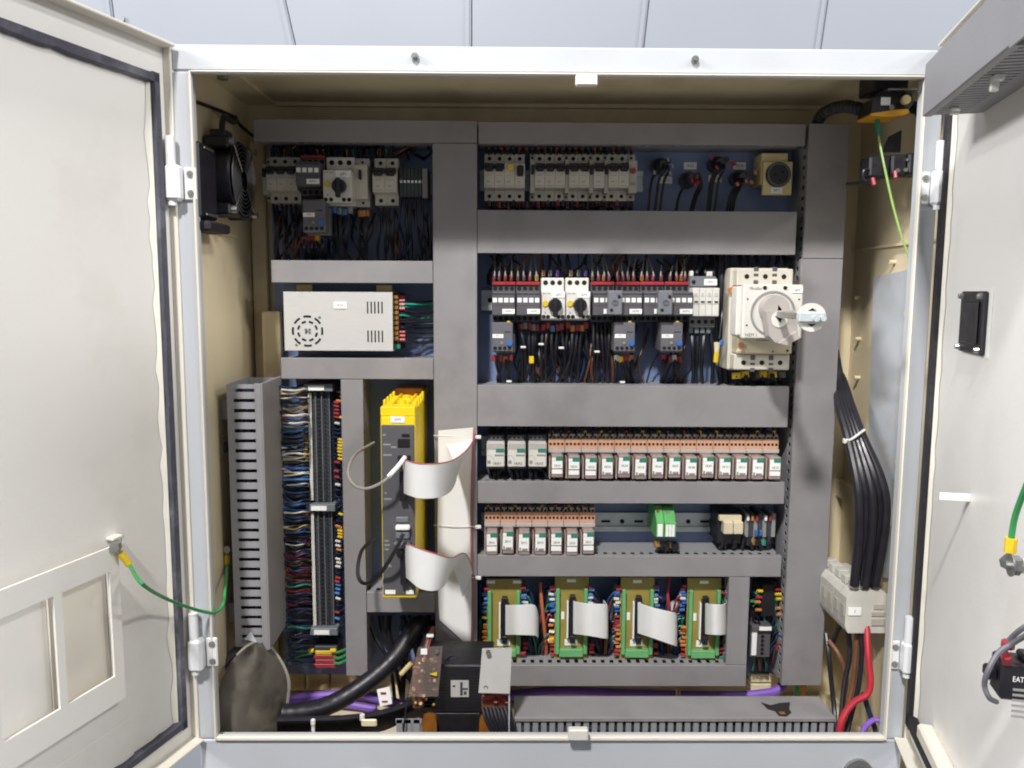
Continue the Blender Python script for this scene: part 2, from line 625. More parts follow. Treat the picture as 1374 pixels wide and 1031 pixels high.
# hinges on the frame
def hinge(px, py, side, bw=.022, lw=.016):
    q = at(px, py, -.010)
    s = side
    x = q.x
    h = part('hinge', MB().box(x-s*.001, x+s*lw, -.0045, -.0002, q.z-.022, q.z+.022, .0015)
             .box(x-s*bw, x-s*.001, -.020, -.001, q.z-.024, q.z+.024, .004)
             .cyl((x-s*bw*.65, -.011, q.z+.024), (x-s*bw*.65, -.011, q.z+.062), .0065)
             .cyl((x-s*bw*.65, -.011, q.z-.030), (x-s*bw*.65, -.011, q.z-.024), .0055), 'hinge_paint', cab)
    for dz in (-.013, .013):
        part('screw', MB().cyl((x+s*lw*.55, -.0065, q.z+dz), (x+s*lw*.55, -.004, q.z+dz), .0046, n=10)
             .cyl((x+s*lw*.55, -.0072, q.z+dz), (x+s*lw*.55, -.0064, q.z+dz), .0022, n=6), 'steel', h)
hinge(245, 246, 1)
hinge(275, 878, 1)
hinge(1250, 252, -1, .014, .011)
hinge(1209, 882, -1, .014, .011)


# ------------------------------------------------------------------ doors
class Door:
    def __init__(s, p0, vpx, side, rim):
        th = math.atan((vpx-678.1)/F)
        s.U = Vector((-math.sin(th), -math.cos(th), 0))
        s.N = Vector((math.cos(th), -math.sin(th), 0))*side     # inner face
        s.o = Vector((p0.x, p0.y, 0)) - s.N*rim
        s.rim = rim

    def w(s, u, n, z):
        return s.o + s.U*u + s.N*n + Vector((0, 0, z))

    def hit(s, px, py, n=0.0):
        d = ray(px, py)
        p = s.o+s.N*n
        t = (p-CAM).dot(s.N)/d.dot(s.N)
        q = CAM+d*t
        return ((q-s.o).dot(s.U), q.z)


def door(D, ztop, zbot, paint, gmat, gu, name, lab, width=.53, gtop=.042):
    rim = D.rim
    dr = part('door', MB().box(0, width, -.004, 0, zbot, ztop).xf(D.w), paint, cab, lab)
    t = .004
    mb = MB().box(0, t, 0, rim, zbot, ztop, .001).box(t, width, 0, .022, ztop-t, ztop, .001).box(t, width, 0, .022, zbot, zbot+t, .001)
    part('door_rim', mb.xf(D.w), 'rim_paint', dr)
    # foam gasket ring, wavy inner edge
    g0, gw = gu
    rnd = random.Random(3)
    def wav(n, amp):
        return [rnd.uniform(-amp, amp) for _ in range(n)]
    n = 40
    zt, zb = ztop-gtop, zbot+.030
    e = wav(n+1, .0016)
    L = [(g0 + (.0), zb + (zt-zb)*i/n) for i in range(n+1)]
    Rr = [(g0+gw+e[i], zb + (zt-zb)*i/n) for i in range(n+1)]
    mb = MB()
    vv, ff = [], []
    for i in range(n+1):
        vv += [(L[i][0], 0.0005, L[i][1]), (L[i][0]+.002, .010, L[i][1]), (Rr[i][0]-.002, .010, Rr[i][1]), (Rr[i][0], .0005, Rr[i][1])]
    for i in range(n):
        for k in range(3):
            a = i*4+k
            ff.append((a, a+1, a+5, a+4))
    mb.add(vv, ff)
    for zz, s in ((zt, -1), (zb, 1)):
        e = wav(n+1, .0014)
        vv, ff = [], []
        for i in range(n+1):
            u = g0+gw*.2 + (width-.04-g0)*i/n
            z1 = zz + s*(gw+e[i])
            vv += [(u, .0005, zz), (u, .010, zz+s*.002), (u, .010, z1-s*.002), (u, .0005, z1)]
        for i in range(n):
            for k in range(3):
                a = i*4+k
                ff.append((a, a+1, a+5, a+4))
        mb.add(vv, ff)
    part('gasket', mb.xf(D.w), gmat, dr)
    # sealant smeared along the gasket's inner edge
    e = wav(n+1, .0022)
    vv, ff = [], []
    for i in range(n+1):
        z = zb+gw+(zt-zb-2*gw)*i/n
        wd = max(.002, .0075+e[i]*2)
        vv += [(g0+gw-.002, .001, z), (g0+gw+.001, .005, z), (g0+gw+wd, .0008, z)]
    for i in range(n):
        for k in range(2):
            a = i*3+k
            ff.append((a, a+1, a+4, a+3))
    part('sealant', MB().add(vv, ff).xf(D.w), 'sealant', dr)
    return dr


DL = Door(at(240, 300, 0), 1016, 1, .012)
ul, ztl = DL.hit(230, 61, .012)
_, zbl = DL.hit(268, 992, .012)
doorL = door(DL, ztl, zbl, 'door_paint', 'gasket', (.021, .014), 'left', 'cream left door leaf swung wide open with grey gasket')
DR = Door(at(1257, 300, 0), 950, -1, .008)
_, ztr = DR.hit(1268, 64, .008)
zbr = zbl
doorR = door(DR, ztr, zbr, 'door_paint_right', 'gasket_black', (.008, .024), 'right', 'white right door leaf standing open with black gasket')
print('DOORS', ztl, zbl, ztr)

# inner stiffener step on the right door
q = [DR.hit(px, py) for px, py in ((1252, 972), (1290, 1031))]
mb = MB().box(q[0][0], q[1][0]+.1, 0, .02, q[0][1]-.02, q[0][1], .003)
part('bottom_stiffener', mb.xf(DR.w), 'rim_paint', doorR)
u, z = DR.hit(1302, 668)
part('clip_strip', MB().box(u, u+.002, .0004, .034, z-.0045, z+.0045, .0005).xf(DR.w), 'label', doorR)


# document pocket on the left door
def dpoly(D, pts, n):
    return [D.hit(px, py, n) for px, py in pts]
pk = DL.hit(150, 733, .02)
pk0 = DL.w(pk[0], 0, pk[1]-.25)
pocket = thing('document_pocket', 'cream sheet metal document pocket with two openings on the left door', 'document pocket', pk0)
u0, ztp = DL.hit(152, 733, .02)
ub, zbp = DL.hit(175, 932, .02)
u0 = (u0+ub)/2
w1r, w1t = DL.hit(147, 768, .02)
w1l, w1b = DL.hit(92, 945, .02)
w2r, _ = DL.hit(72, 800, .02)
w2l, _ = DL.hit(2, 960, .02)
u1 = w2l+.03
mb = MB()
n0, n1 = .017, .020
for (a, b, c, d) in ((u0, u1, w1t, ztp), (u0, u1, zbp, w1b), (u0, w1r, w1b, w1t), (w1l, w2r, w1b, w1t), (w2l, u1, w1b, w1t)):
    mb.box(a, b, n0, n1, c, d)
part('front_sheet', mb.xf(DL.w), 'door_paint', pocket)
mb = MB().box(u0, u0+.002, 0, n0, zbp, ztp-.03).box(u0+.002, u1, 0, n0, zbp, zbp+.002)
part('side_sheet', mb.xf(DL.w), 'door_paint', pocket)
mb = MB().box(w1r-.004, w1l+.004, .0005, .003, w1b-.02, w1t+.02)
part('document', mb.xf(DL.w), 'rim_paint', pocket)
u, z = DL.hit(157, 722, .01)
part('clip', MB().box(u-.010, u+.008, 0, .012, z-.002, z+.002, .0008).box(u-.010, u-.007, .008, .012, z-.010, z+.002, .0008).xf(DL.w), 'white_plastic', pocket)
u, z = DL.hit(130, 1012, .0)
part('stiffener', MB().box(u-.06, u+.2, .0004, .0022, z-.06, z+.02, .001).xf(DL.w), 'door_paint', doorL)


# earth wires with yellow lugs
def wirepath(pts):
    return [at(*p) for p in pts]


def earth_wire(label, pts, ends, m='wiregreen', r=.0024):
    P = [Vector(p) for p in pts]
    t = thing('earth_wire', label, 'wire', P[0])
    part('conductor', MB().tube(P, r, 8, 8), m, t)
    for (p, q) in ends:
        p, q = Vector(p), Vector(q)
        d = (q-p).normalized()
        part('lug', MB().cyl(p, q, r*1.9, n=10), 'lug_yellow', t)
        part('stud', MB().cyl(p-d*.010+Vector((0, -.004, 0)), p-d*.010+Vector((0, .004, 0)), .0065, n=6).cyl(p-d*.011, p, .003, n=6), 'steel', t)
    return t

uA, zA = DL.hit(163, 742, .03)
A0 = DL.w(uA, .028, zA)
uA, zA = DL.hit(172, 758, .03)
A1 = DL.w(uA, .032, zA)
B0 = onleft(300, 745)+Vector((.006, 0, 0)); B1 = onleft(300, 757)+Vector((.006, 0, 0))
earth_wire('green earth wire from document pocket across to the cream cabinet wall',
           [A1, at(190, 783, -.20), at(222, 803, -.10), at(262, 818, -.03), at(287, 822, .0), at(299, 812, .02), at(302, 790, .035), B1],
           [(A0, A1), (B0, B1)])


# ================================================================== MOUNTING PLATE
x0, x1, z0, z1 = rect(372, 168, 1112, 905, YP)
mp = thing('mounting_plate', 'blue painted steel mounting plate at the back carrying all devices', 'mounting plate', ((x0+x1)/2, YP+.003, z0))
part('sheet', MB().box(x0, x1, YP, YP+.003, z0, z1), 'plate', mp)
part('spacer', MB().box(x0+.02, x0+.05, YP+.003, YB, z0+.05, z0+.08).box(x1-.05, x1-.02, YP+.003, YB, z0+.05, z0+.08)
     .box(x0+.02, x0+.05, YP+.003, YB, z1-.08, z1-.05).box(x1-.05, x1-.02, YP+.003, YB, z1-.08, z1-.05), 'zinc', mp)


# ================================================================== WIRE DUCTS
def fingers(mb, a0, a1, put_, y0, y1, pitch=.0155, slot=.0068, back=.054, lip=.0):
    """slotted wall: put_(a0,a1,y0,y1) adds a box along the duct; y0 = front edge, y1 = at the plate"""
    put_(a0, a1, y1-back, y1)
    n = max(2, int((a1-a0)/pitch))
    pt = (a1-a0)/n
    for i in range(n):
        put_(a0+i*pt+slot/2, a0+(i+1)*pt-slot/2, y0, y1-back)


def duct(label, r, horiz, yf=YD, yb=YP-.0005, group='grey slotted wire ducts on the mounting plate', seam=None, nm='wire_duct'):
    x0, x1, z0, z1 = r
    t = thing(nm, label, 'wire duct', ((x0+x1)/2, yb, z0), group)
    th = .002
    mb = MB()
    mb.box(x0, x1, yf, yf+th, z0, z1, .0007)
    if horiz:
        mb.box(x0, x1, yf+th, yf+.010, z0, z0+.0015).box(x0, x1, yf+th, yf+.010, z1-.0015, z1)
    else:
        mb.box(x0, x0+.0015, yf+th, yf+.010, z0, z1).box(x1-.0015, x1, yf+th, yf+.010, z0, z1)
    part('cover', mb, 'duct', t)
    mb = MB()
    i = .0022
    if horiz:
        mb.box(x0, x1, yb-.002, yb, z0+i, z1-i)
        for za in (z0+i, z1-i-.0015):
            fingers(mb, x0, x1, lambda a, b, c, d: mb.box(a, b, c, d, za, za+.0015), yf+.004, yb-.002)
    else:
        mb.box(x0+i, x1-i, yb-.002, yb, z0, z1)
        for xa in (x0+i, x1-i-.0015):
            fingers(mb, z0, z1, lambda a, b, c, d: mb.box(xa, xa+.0015, c, d, a, b), yf+.004, yb-.002)
    part('slotted_base', mb, 'duct_side', t)
    return t


R = lambda a, b, c, d, Y=YD: rect(a, b, c, d, Y)
def full(r, xa=None, xb=None):
    return r
duct('wire duct across the top left, above the three pole breaker', R(340, 161, 640, 191), True)
duct('long wire duct across the top right, above the breaker row', R(642, 165, 1081, 194), True)
xv0, xv1, _, _ = R(582, 400, 640, 560)
_, _, zv0, zv1 = R(582, 192.5, 640, 868)
duct('tall middle wire duct standing behind the white ribbon cable', (xv0, xv1, zv0, zv1), False)
xa0, xa1, za0, za1 = R(1082, 166, 1136, 347)
duct('upper part of the right hand wire duct beside the round socket', (xa0, xa1, za0, za1), False)
xb0, xb1, zb0, zb1 = R(1063, 349, 1124, 920)
duct('long lower right hand wire duct behind the white handle disc', (xb0-.002, xa1, zb0, za0-.0008), False)
xl = xv1+.0008
xr = xb0-.012
def hd(label, y0, y1, xr_=None):
    _, _, z0, z1 = R(640, y0, 1060, y1)
    duct(label, (xl, xr_ or xr, z0, z1), True)
hd('wide wire duct between the breaker row and the red topped contactors', 283, 341)
hd('wide wire duct between the contactors and the long relay row', 518, 573)
hd('narrow wire duct between the long and the short relay rows', 647, 676)
hd('narrow wire duct below the short relay row, above the circuit boards', 746, 774)
_, _, z0, z1 = R(640, 893, 1003, 921)
xq0, xq1, zq0, zq1 = R(976.5, 775, 1004, 892)
xs = at(655, 905, YD).x
duct('bottom wire duct under the four circuit boards', (xs, xq1, z0, z1), True)
duct('short upright wire duct right of the fourth circuit board', (xq0, xq1, z1+.0008, zq1), False)
_, _, z0, z1 = R(363, 350, 581, 380)
x0 = at(364, 365, YD).x
duct('wire duct above the perforated power supply', (x0, xv0-.0008, z0, z1), True)
_, _, z0b, z1b = R(376, 481, 583, 509)
duct('wire duct below the perforated power supply', (at(377, 495, YD).x, xv0-.0008, z0b, z1b), True)
xc0, xc1, zc0, zc1 = R(461, 509, 490, 907)
duct('upright wire duct between terminal column and yellow drive', (xc0, xc1, zc0, z0b-.0008), False)
_, _, z0, z1 = R(490, 795, 585, 822)
duct('short wire duct under the yellow drive', (xc1+.0008, xv0-.0008, z0, z1), True)

# duct on the left wall, its slotted side facing out
xs0, xs1, zs0, zs1 = rect(310, 516, 358, 868, .10)
tl = thing('wire_duct', 'tall slotted wire duct on the cream left wall, rounded slots facing out', 'wire duct', (XIL, .14, zs0))
y0, y1 = .10, .200
mb = MB()
fx1 = xs1-.012
pit = .0158
n = int((zs1-zs0-.012)/pit)
mb.box(xs0, xs0+.010, y0, y0+.002, zs0, zs1)
mb.box(fx1, xs1-.003, y0, y0+.002, zs0, zs1)
for i in range(n+1):
    za = zs1-.009-i*pit
    lo, hi = (zs1-.009 if i == 0 else za+.0001), None
for i in range(n):
    ztp_ = zs1-.012-i*pit
    mb.box(xs0+.010, fx1, y0, y0+.002, ztp_-pit+.0055, ztp_)
mb.box(xs0+.010, fx1, y0, y0+.002, zs1-.0065, zs1)
mb.box(xs0+.010, fx1, y0, y0+.002, zs0, zs1-.012-n*pit)
mb.box(xs0, xs0+.002, y0+.002, y1, zs0, zs1)
mb.box(xs0+.002, xs1-.003, y1-.002, y1, zs0, zs1)
mb.box(XIL+.0005, xs0, y0+.03, y0+.06, zs1-.06, zs1-.03).box(XIL+.0005, xs0, y0+.03, y0+.06, zs0+.03, zs0+.06)
part('slotted_base', mb, 'duct_side', tl)
mb = MB().box(xs1-.0028, xs1, y0-.003, y1+.003, zs0-.004, zs1+.002, .0007).box(xs1-.012, xs1-.0028, y0-.003, y0-.0005, zs0-.004, zs1+.002)
part('cover', mb, 'duct', tl)
# wires packed inside that duct
mb = MB()
for i in range(26):
    x = random.uniform(xs0+.006, fx1); y = random.uniform(y0+.012, y1-.01)
    mb.tube([(x+random.uniform(-.006, .006), y, zs0+.01+(zs1-zs0-.02)*k/5) for k in range(6)], .0028, 5, 2)
part('filler_wires', mb, 'navy', tl, kind='stuff')

# floor duct, cover on top
q0, q1 = at(690, 968, .075), at(1121, 968, .075)
zt_ = at(900, 963, .075).z
zbk = at(900, 938, .17)
yfr = .075
for k in range(20):
    if at(900, 937, yfr+.005*k).z <= zt_+.0 and k > 2: pass
# depth at which the cover's back edge shows
best = min((abs(at(900, 935, .08+.005*k).z-zt_), .08+.005*k) for k in range(40))[1]
ybk = min(best, .2)
fd = thing('wire_duct', 'wire duct lying on the cabinet floor, scraped cover facing up', 'wire duct', ((q0.x+q1.x)/2, .12, ZF))
xA, xB = q0.x, q1.x
mb = MB().box(xA, xB, yfr-.001, ybk+.001, zt_-.002, zt_, .0008).box(xA, xB, yfr-.003, yfr-.001, zt_-.005, zt_-.0003).box(xA, xB, ybk+.001, ybk+.003, zt_-.009, zt_)
part('cover', mb, 'duct', fd)
mb = MB()
mb.box(xA, xB, yfr, ybk, ZF+.0004, ZF+.002)
for ya in (yfr+.0005, ybk-.002):
    mb.box(xA, xB, ya, ya+.0015, ZF+.002, ZF+.004)
    n = int((xB-xA)/.0132)
    pt = (xB-xA)/n
    for i in range(n):
        mb.box(xA+i*pt+.0024, xA+(i+1)*pt-.0024, ya, ya+.0015, ZF+.004, zt_-.0022)
    mb.box(xA, xB, ya, ya+.0015, zt_-.0065, zt_-.0021) if False else None
part('slotted_base', mb, 'duct_side', fd)
mb = MB()  # black wires added inside so the slots look dark
for i in range(22):
    yy, zz = random.uniform(yfr+.008, ybk-.008), random.uniform(ZF+.006, zt_-.008)
    mb.tube([(xA+.004+(xB-xA-.008)*k/6, yy+random.uniform(-.003, .003), zz+random.uniform(-.002, .002)) for k in range(7)], .005, 5, 2)
part('filler_wires', mb, 'wireblack', fd, kind='stuff')
# scraped patch on the cover
pat = [(1021, 943), (1034, 947), (1046, 944), (1060, 943), (1059, 952), (1062, 957), (1055, 962), (1045, 961), (1040, 955), (1030, 952)]
def onz(px, py, z):
    d = ray(px, py)
    return CAM+d*((z-CAM.z)/d.z)
poly = [(onz(a, b, zt_).x, onz(a, b, zt_).y) for a, b in pat]
part('scraped_patch', MB().prism(poly, zt_+.0002, zt_+.0008, axis='z'), 'scrape', fd)
q = onz(1050, 958, zt_)
part('sticker_remnant', MB().box(q.x-.005, q.x+.004, q.y-.003, q.y+.004, zt_+.0009, zt_+.0014), 'brass', fd)
# stub of slotted duct by the transformer
x0, x1, z0, z1 = rect(531, 966, 566, 992, .06)
st = thing('wire_duct', 'short stub of slotted wire duct beside the black transformer', 'wire duct', ((x0+x1)/2, .08, ZF))
mb = MB()
for i in range(3):
    a = x0+(x1-x0)*i/3
    mb.box(a+.001, a+(x1-x0)/3-.0035, .06, .062, ZF+.004, z1)
mb.box(x0, x1, .06, .062, ZF+.0004, ZF+.004).box(x0, x1, .06, .062, z1-.006, z1+.001).box(x0, x1, .062, .11, ZF+.0004, ZF+.003).box(x0, x1, .11, .112, ZF+.0004, z1)
part('slotted_base', mb, 'duct_side', st)


# ================================================================== DEVICES
def holes(parent, pts, y, r=.0033, name='terminal_screw'):
    mb = MB()
    for (x, z) in pts:
        mb.cyl((x, y-.0006, z), (x, y+.001, z), r, n=10)
    return part(name, mb, 'hole', parent)


def din_rail(x0, x1, z, label, y=None):
    yb = YP-.0004
    t = thing('din_rail', label, 'din rail', ((x0+x1)/2, yb, z))
    h = .0175
    mb = MB().box(x0, x1, yb-.007, yb-.006, z-h, z-h+.009).box(x0, x1, yb-.007, yb-.006, z+h-.009, z+h)
    mb.box(x0, x1, yb-.006, yb, z-h+.008, z-h+.009).box(x0, x1, yb-.006, yb, z+h-.009, z+h-.008)
    mb.box(x0, x1, yb-.001, yb, z-h+.009, z+h-.009)
    part('rail', mb, 'zinc', t)
    n = int((x1-x0)/.030)
    mb = MB()
    for i in range(n):
        c = x0+.015+i*.030
        if i % 2: mb.box(c-.008, c+.008, yb-.0016, yb-.0009, z-.0022, z+.0022)
        else: mb.cyl((c, yb-.0016, z), (c, yb-.0009, z), .0042, n=12)
    part('rail_slots', mb, 'hole', t)
    return t


def mcb(label, px, poles, group, toggles=None, name='circuit_breaker', bodymat='breaker', txt=True):
    """px rect of the whole front; poles = list of pole widths (in modules)"""
    x0, x1, z0, z1 = rect(*px, YT)
    t = thing(name, label, 'circuit breaker', ((x0+x1)/2, YP-.008, (z0+z1)/2), group)
    H = z1-z0
    n = poles
    pw = (x1-x0)/n
    prof = [(YT, z1), (YT, z1-.22*H), (YM, z1-.25*H), (YM, z0+.25*H), (YT, z0+.22*H), (YT, z0), (YP-.009, z0), (YP-.009, z1)]
    for i in range(n):
        part('pole', MB().prism(prof, x0+i*pw+.0002, x0+(i+1)*pw-.0003, axis='x'), bodymat, t)
    holes(t, [(x0+(i+.5)*pw, z1-.10*H) for i in range(n)]+[(x0+(i+.5)*pw, z0+.10*H) for i in range(n)], YT)
    tg = toggles if toggles is not None else range(n)
    zt = z1-.33*H
    for i in tg:
        c = x0+(i+.5)*pw
        part('toggle', MB().box(c-pw*.47, c+pw*.47, YM-.006, YM-.0003, zt-.0035, zt+.006, .0015).box(c-pw*.38, c+pw*.38, YM-.009, YM-.004, zt-.0075, zt+.001, .002), 'black', t)
    mb = MB()
    for i in range(n):
        c = x0+(i+.5)*pw
        mb.box(c-pw*.22, c+pw*.05, YM-.0005, YM-.0001, z0+.365*H, z0+.385*H)
        mb.box(c-pw*.30, c+pw*.22, YM-.0005, YM-.0001, z0+.50*H, z0+.507*H)
        mb.box(c-pw*.36, c+pw*.30, YM-.0005, YM-.0001, z0+.285*H, z0+.292*H)
    part('print', mb, 'print_grey', t)
    return t


G1 = 'light grey miniature circuit breakers'
z_r1 = (at(650, 240, YT).z)
din_rail(at(352, 242, YP).x, at(580, 242, YP).x, at(470, 243, YT).z, 'din rail behind the upper left breakers and starter')
din_rail(at(644, 240, YP).x, at(862, 240, YP).x, at(750, 239, YT).z, 'din rail behind the upper right breaker row')

def mini_aux(label, px, m='breaker_shade', red=False):
    x0, x1, z0, z1 = rect(*px, YT)
    H = z1-z0
    t = thing('auxiliary_contact', label, 'contact block', ((x0+x1)/2, YP-.008, (z0+z1)/2))
    prof = [(YT, z1), (YT, z1-.15*H), (YM+.002, z1-.18*H), (YM+.002, z0+.14*H), (YT, z0+.12*H), (YT, z0), (YP-.009, z0), (YP-.009, z1)]
    part('housing', MB().prism(prof, x0+.0002, x1-.0002, axis='x'), m, t)
    c = (x0+x1)/2
    if red:
        part('test_button', MB().cyl((c, YM-.003, z0+.60*H), (c, YM+.002, z0+.60*H), .0044), 'red', t)
        part('window', MB().box(c-.004, c+.004, YM+.001, YM+.0018, z0+.30*H, z0+.37*H), 'print_grey', t)
    else:
        part('toggle', MB().box(c-.0022, c+.0022, YM-.006, YM+.002, z0+.52*H, z0+.72*H, .001), 'black', t)
    holes(t, [(c, z1-.08*H), (c, z0+.08*H)], YT, .0022)
    return t

mini_aux('slim side contact left of the three pole breaker on the upper left rail', (358, 213, 363, 271))
mcb('three pole breaker at the far left of the upper left rail', (363, 211, 403.5, 273), 3, G1)
t4 = mcb('four pole residual current breaker with yellow test button', (650, 207, 704, 270), 4, G1, toggles=(0, 1))
x0, x1, z0, z1 = rect(650, 207, 704, 270, YT)
pw = (x1-x0)/4; H = z1-z0
part('test_button', MB().cyl((x0+2.6*pw, YM-.004, z1-.34*H), (x0+2.6*pw, YM, z1-.34*H), .0052), 'lug_yellow', t4)
part('toggle', MB().box(x0+3.2*pw, x0+3.85*pw, YM-.008, YM, z1-.52*H, z1-.29*H, .002), 'black', t4)
mini_aux('slim grey contact at the left end of the long breaker row', (711, 207, 717, 270))
mcb('three pole breaker in the long row beside the residual current breaker', (717, 207, 757, 270), 3, G1)
mini_aux('slim grey contact between the three pole and two pole breakers', (757, 207, 762, 270))
mcb('two pole breaker between the three pole and the single pole breaker', (762, 207, 789, 270), 2, G1)
mini_aux('slim grey contact left of the single pole breaker', (789, 207, 794.5, 270))
mcb('single pole breaker in the middle of the long breaker row', (794.5, 207, 809, 270), 1, G1)
mini_aux('slim grey contact right of the single pole breaker', (809, 207, 814, 270))
mcb('two pole breaker next to the module with the red button', (814, 207, 841, 270), 2, G1)
mini_aux('grey side module with round red button ending the breaker row', (841, 207.5, 852, 270), red=True)
mcb('two pole breaker beside the dark terminal blocks', (503, 213, 535, 276), 2, G1)


def motor_starter(label, px, lab, group=None, Y=None, aux=False):
    yt, yf = YT-.012, YM-.017
    x0, x1, z0, z1 = rect(*px, yt)
    H = z1-z0; W = x1-x0
    t = thing('motor_starter', label, 'motor starter', ((x0+x1)/2, YP-.008, (z0+z1)/2), group)
    part('housing', MB().box(x0+.0004, x1-.0004, yt, YP-.008, z0, z1, .0012), 'white_plastic', t)
    part('front_face', MB().box(x0+.0002, x1-.0002, yf, yt+.001, z0+.04*H, z1-.315*H, .0015), 'white_plastic', t)
    holes(t, [(x0+W*(.2+.3*i), z1-.115*H) for i in range(3)], yt, .0042)
    holes(t, [(x0+W*k, z0+.095*H) for k in (.10, .28, .72, .90)], yf, .0034)
    cx, cz = x0+.57*W, z0+.36*H
    kn = part('rotary_knob', MB().cyl((cx, yf-.010, cz), (cx, yf, cz), .0108, .0118, 22)
              .box(cx-.0042, cx+.0042, yf-.016, yf-.008, cz-.019, cz+.012, .002), 'black', t)
    part('trip_button', MB().cyl((x0+.16*W, yf-.002, z0+.40*H), (x0+.16*W, yf, z0+.40*H), .0050), 'lug_yellow', t)
    label_plate(t, x0+.46*W, x0+.97*W, z0+.54*H, z0+.67*H, yf-.0001, lab)
    mb = MB()
    for k in (.06, .14, .25, .31):
        mb.box(x0+k*W, x0+(k+.05)*W, yf-.0004, yf-.0001, z0+.62*H, z0+.645*H)
    mb.box(x0+.15*W, x0+.19*W, yf-.0004, yf-.0001, z0+.17*H, z0+.21*H)
    part('print', mb, 'print_grey', t)
    return t


GM = 'white rotary motor starters between the contactors'
motor_starter('white rotary motor starter right beside the first two contactors', (725.5, 373, 757, 430), 'QF3', GM)
motor_starter('white rotary motor starter with contactors on its right', (758, 373, 790, 430), 'QF4', GM)
motor_starter('white rotary motor starter with big black knob on the upper left rail', (438, 211, 476.5, 277), 'QF1')
mini_aux('slim white side contact fixed to the upper left motor starter', (478, 213, 496, 278), 'breaker')
din_rail(at(646, 405, YP).x, at(975, 405, YP).x, at(750, 404, YT).z, 'din rail behind the red topped contactors')


def contactor(label, px, lab, group, red=True):
    yt, yf = YT-.010, YM-.025
    x0, x1, z0, z1 = rect(*px, yt)
    H = z1-z0; W = x1-x0
    t = thing('contactor', label, 'contactor', ((x0+x1)/2, YP-.008, (z0+z1)/2), group)
    part('housing', MB().box(x0+.0003, x1-.0003, yt, YP-.008, z0, z1, .001), 'contactor', t)
    part('front_block', MB().box(x0+.0008, x1-.0008, yf, yt+.001, z0+.17*H, z1-.24*H, .0015), 'contactor', t)
    if red:
        part('red_strip', MB().box(x0+.0002, x1-.0002, yt-.0035, yt-.0004, z1-.075*H, z1+.015*H, .001), 'red', t)
    holes(t, [(x0+W*(.14+.24*i), z1-.155*H) for i in range(4)]+[(x0+W*(.14+.24*i), z0+.085*H) for i in range(4)], yt, .0036)
    mb = MB()
    for i in range(4):
        c = x0+W*(.14+.235*i)
        mb.box(c-.0034, c+.0034, yf-.0006, yf+.001, z0+.50*H, z0+.61*H)
    part('indicator_flags', mb, 'label', t)
    mb = MB()
    for i in range(4):
        c = x0+W*(.14+.235*i)
        mb.box(c-.0044, c+.0044, yf-.0003, yf+.001, z0+.695*H, z0+.715*H)
    mb.box(x0+.06*W, x1-.06*W, yf-.0002, yf+.001, z0+.42*H, z0+.425*H)
    part('vent_slots', mb, 'hole', t)
    label_plate(t, x0+.45*W, x0+.96*W, z0+.22*H, z0+.34*H, yf-.0001, lab)
    return t


GC = 'dark grey contactors with red terminal strip'
contactor('dark red topped contactor at the left end, overload relay hanging below', (660, 379, 691.5, 432), '1KM1', GC)
contactor('dark red topped contactor touching the left white motor starter', (692, 379, 724.5, 432), '1KM2', GC)
contactor('dark red topped contactor touching the right white motor starter', (792, 379, 824, 432), '2KM1', GC)
contactor('dark red topped contactor between the two grey timer blocks, nearer the motor starters', (826, 379, 857.5, 432), '2KM2', GC)
contactor('dark red topped contactor partly under the timer block beside the surge arrester group', (858, 379, 890, 432), '3KM1', GC)
contactor('dark red topped contactor touching the grey topped surge arrester', (891, 379, 923.5, 432), '3KM2', GC)
contactor('plain dark contactor beside the upper left motor starter', (404, 209, 437, 263), '4KM1', 'upper left dark contactor', red=True)


def timer(label, px):
    yf = .178
    x0, x1, z0, z1 = rect(*px, yf)
    t = thing('timer_block', label, 'timer block', ((x0+x1)/2, .197, (z0+z1)/2), 'grey clip-on timer blocks')
    part('housing', MB().box(x0, x1, yf, .1965, z0, z1, .0015), 'timer', t)
    part('dial', MB().ring(((x0+x1)/2, yf-.0012, (z0+z1)/2), (0, 1, 0), .0035, .0048, .0012, 16).box((x0+x1)/2-.0005, (x0+x1)/2+.0005, yf-.001, yf, (z0+z1)/2-.004, (z0+z1)/2+.004), 'contactor', t)
    holes(t, [(x0+.78*(x1-x0), z1-.26*(z1-z0)), (x0+.25*(x1-x0), z0+.2*(z1-z0))], yf, .0028)
    part('lamp', MB().cyl((x0+.72*(x1-x0), yf-.002, z1-.0055), (x0+.72*(x1-x0), yf, z1-.0055), .0018), 'steel', t)
timer('grey clip-on timer block on the contactors right of the motor starters', (816, 390, 835, 423))
timer('grey clip-on timer block on the contactors beside the surge arrester', (884, 390, 902.5, 423))


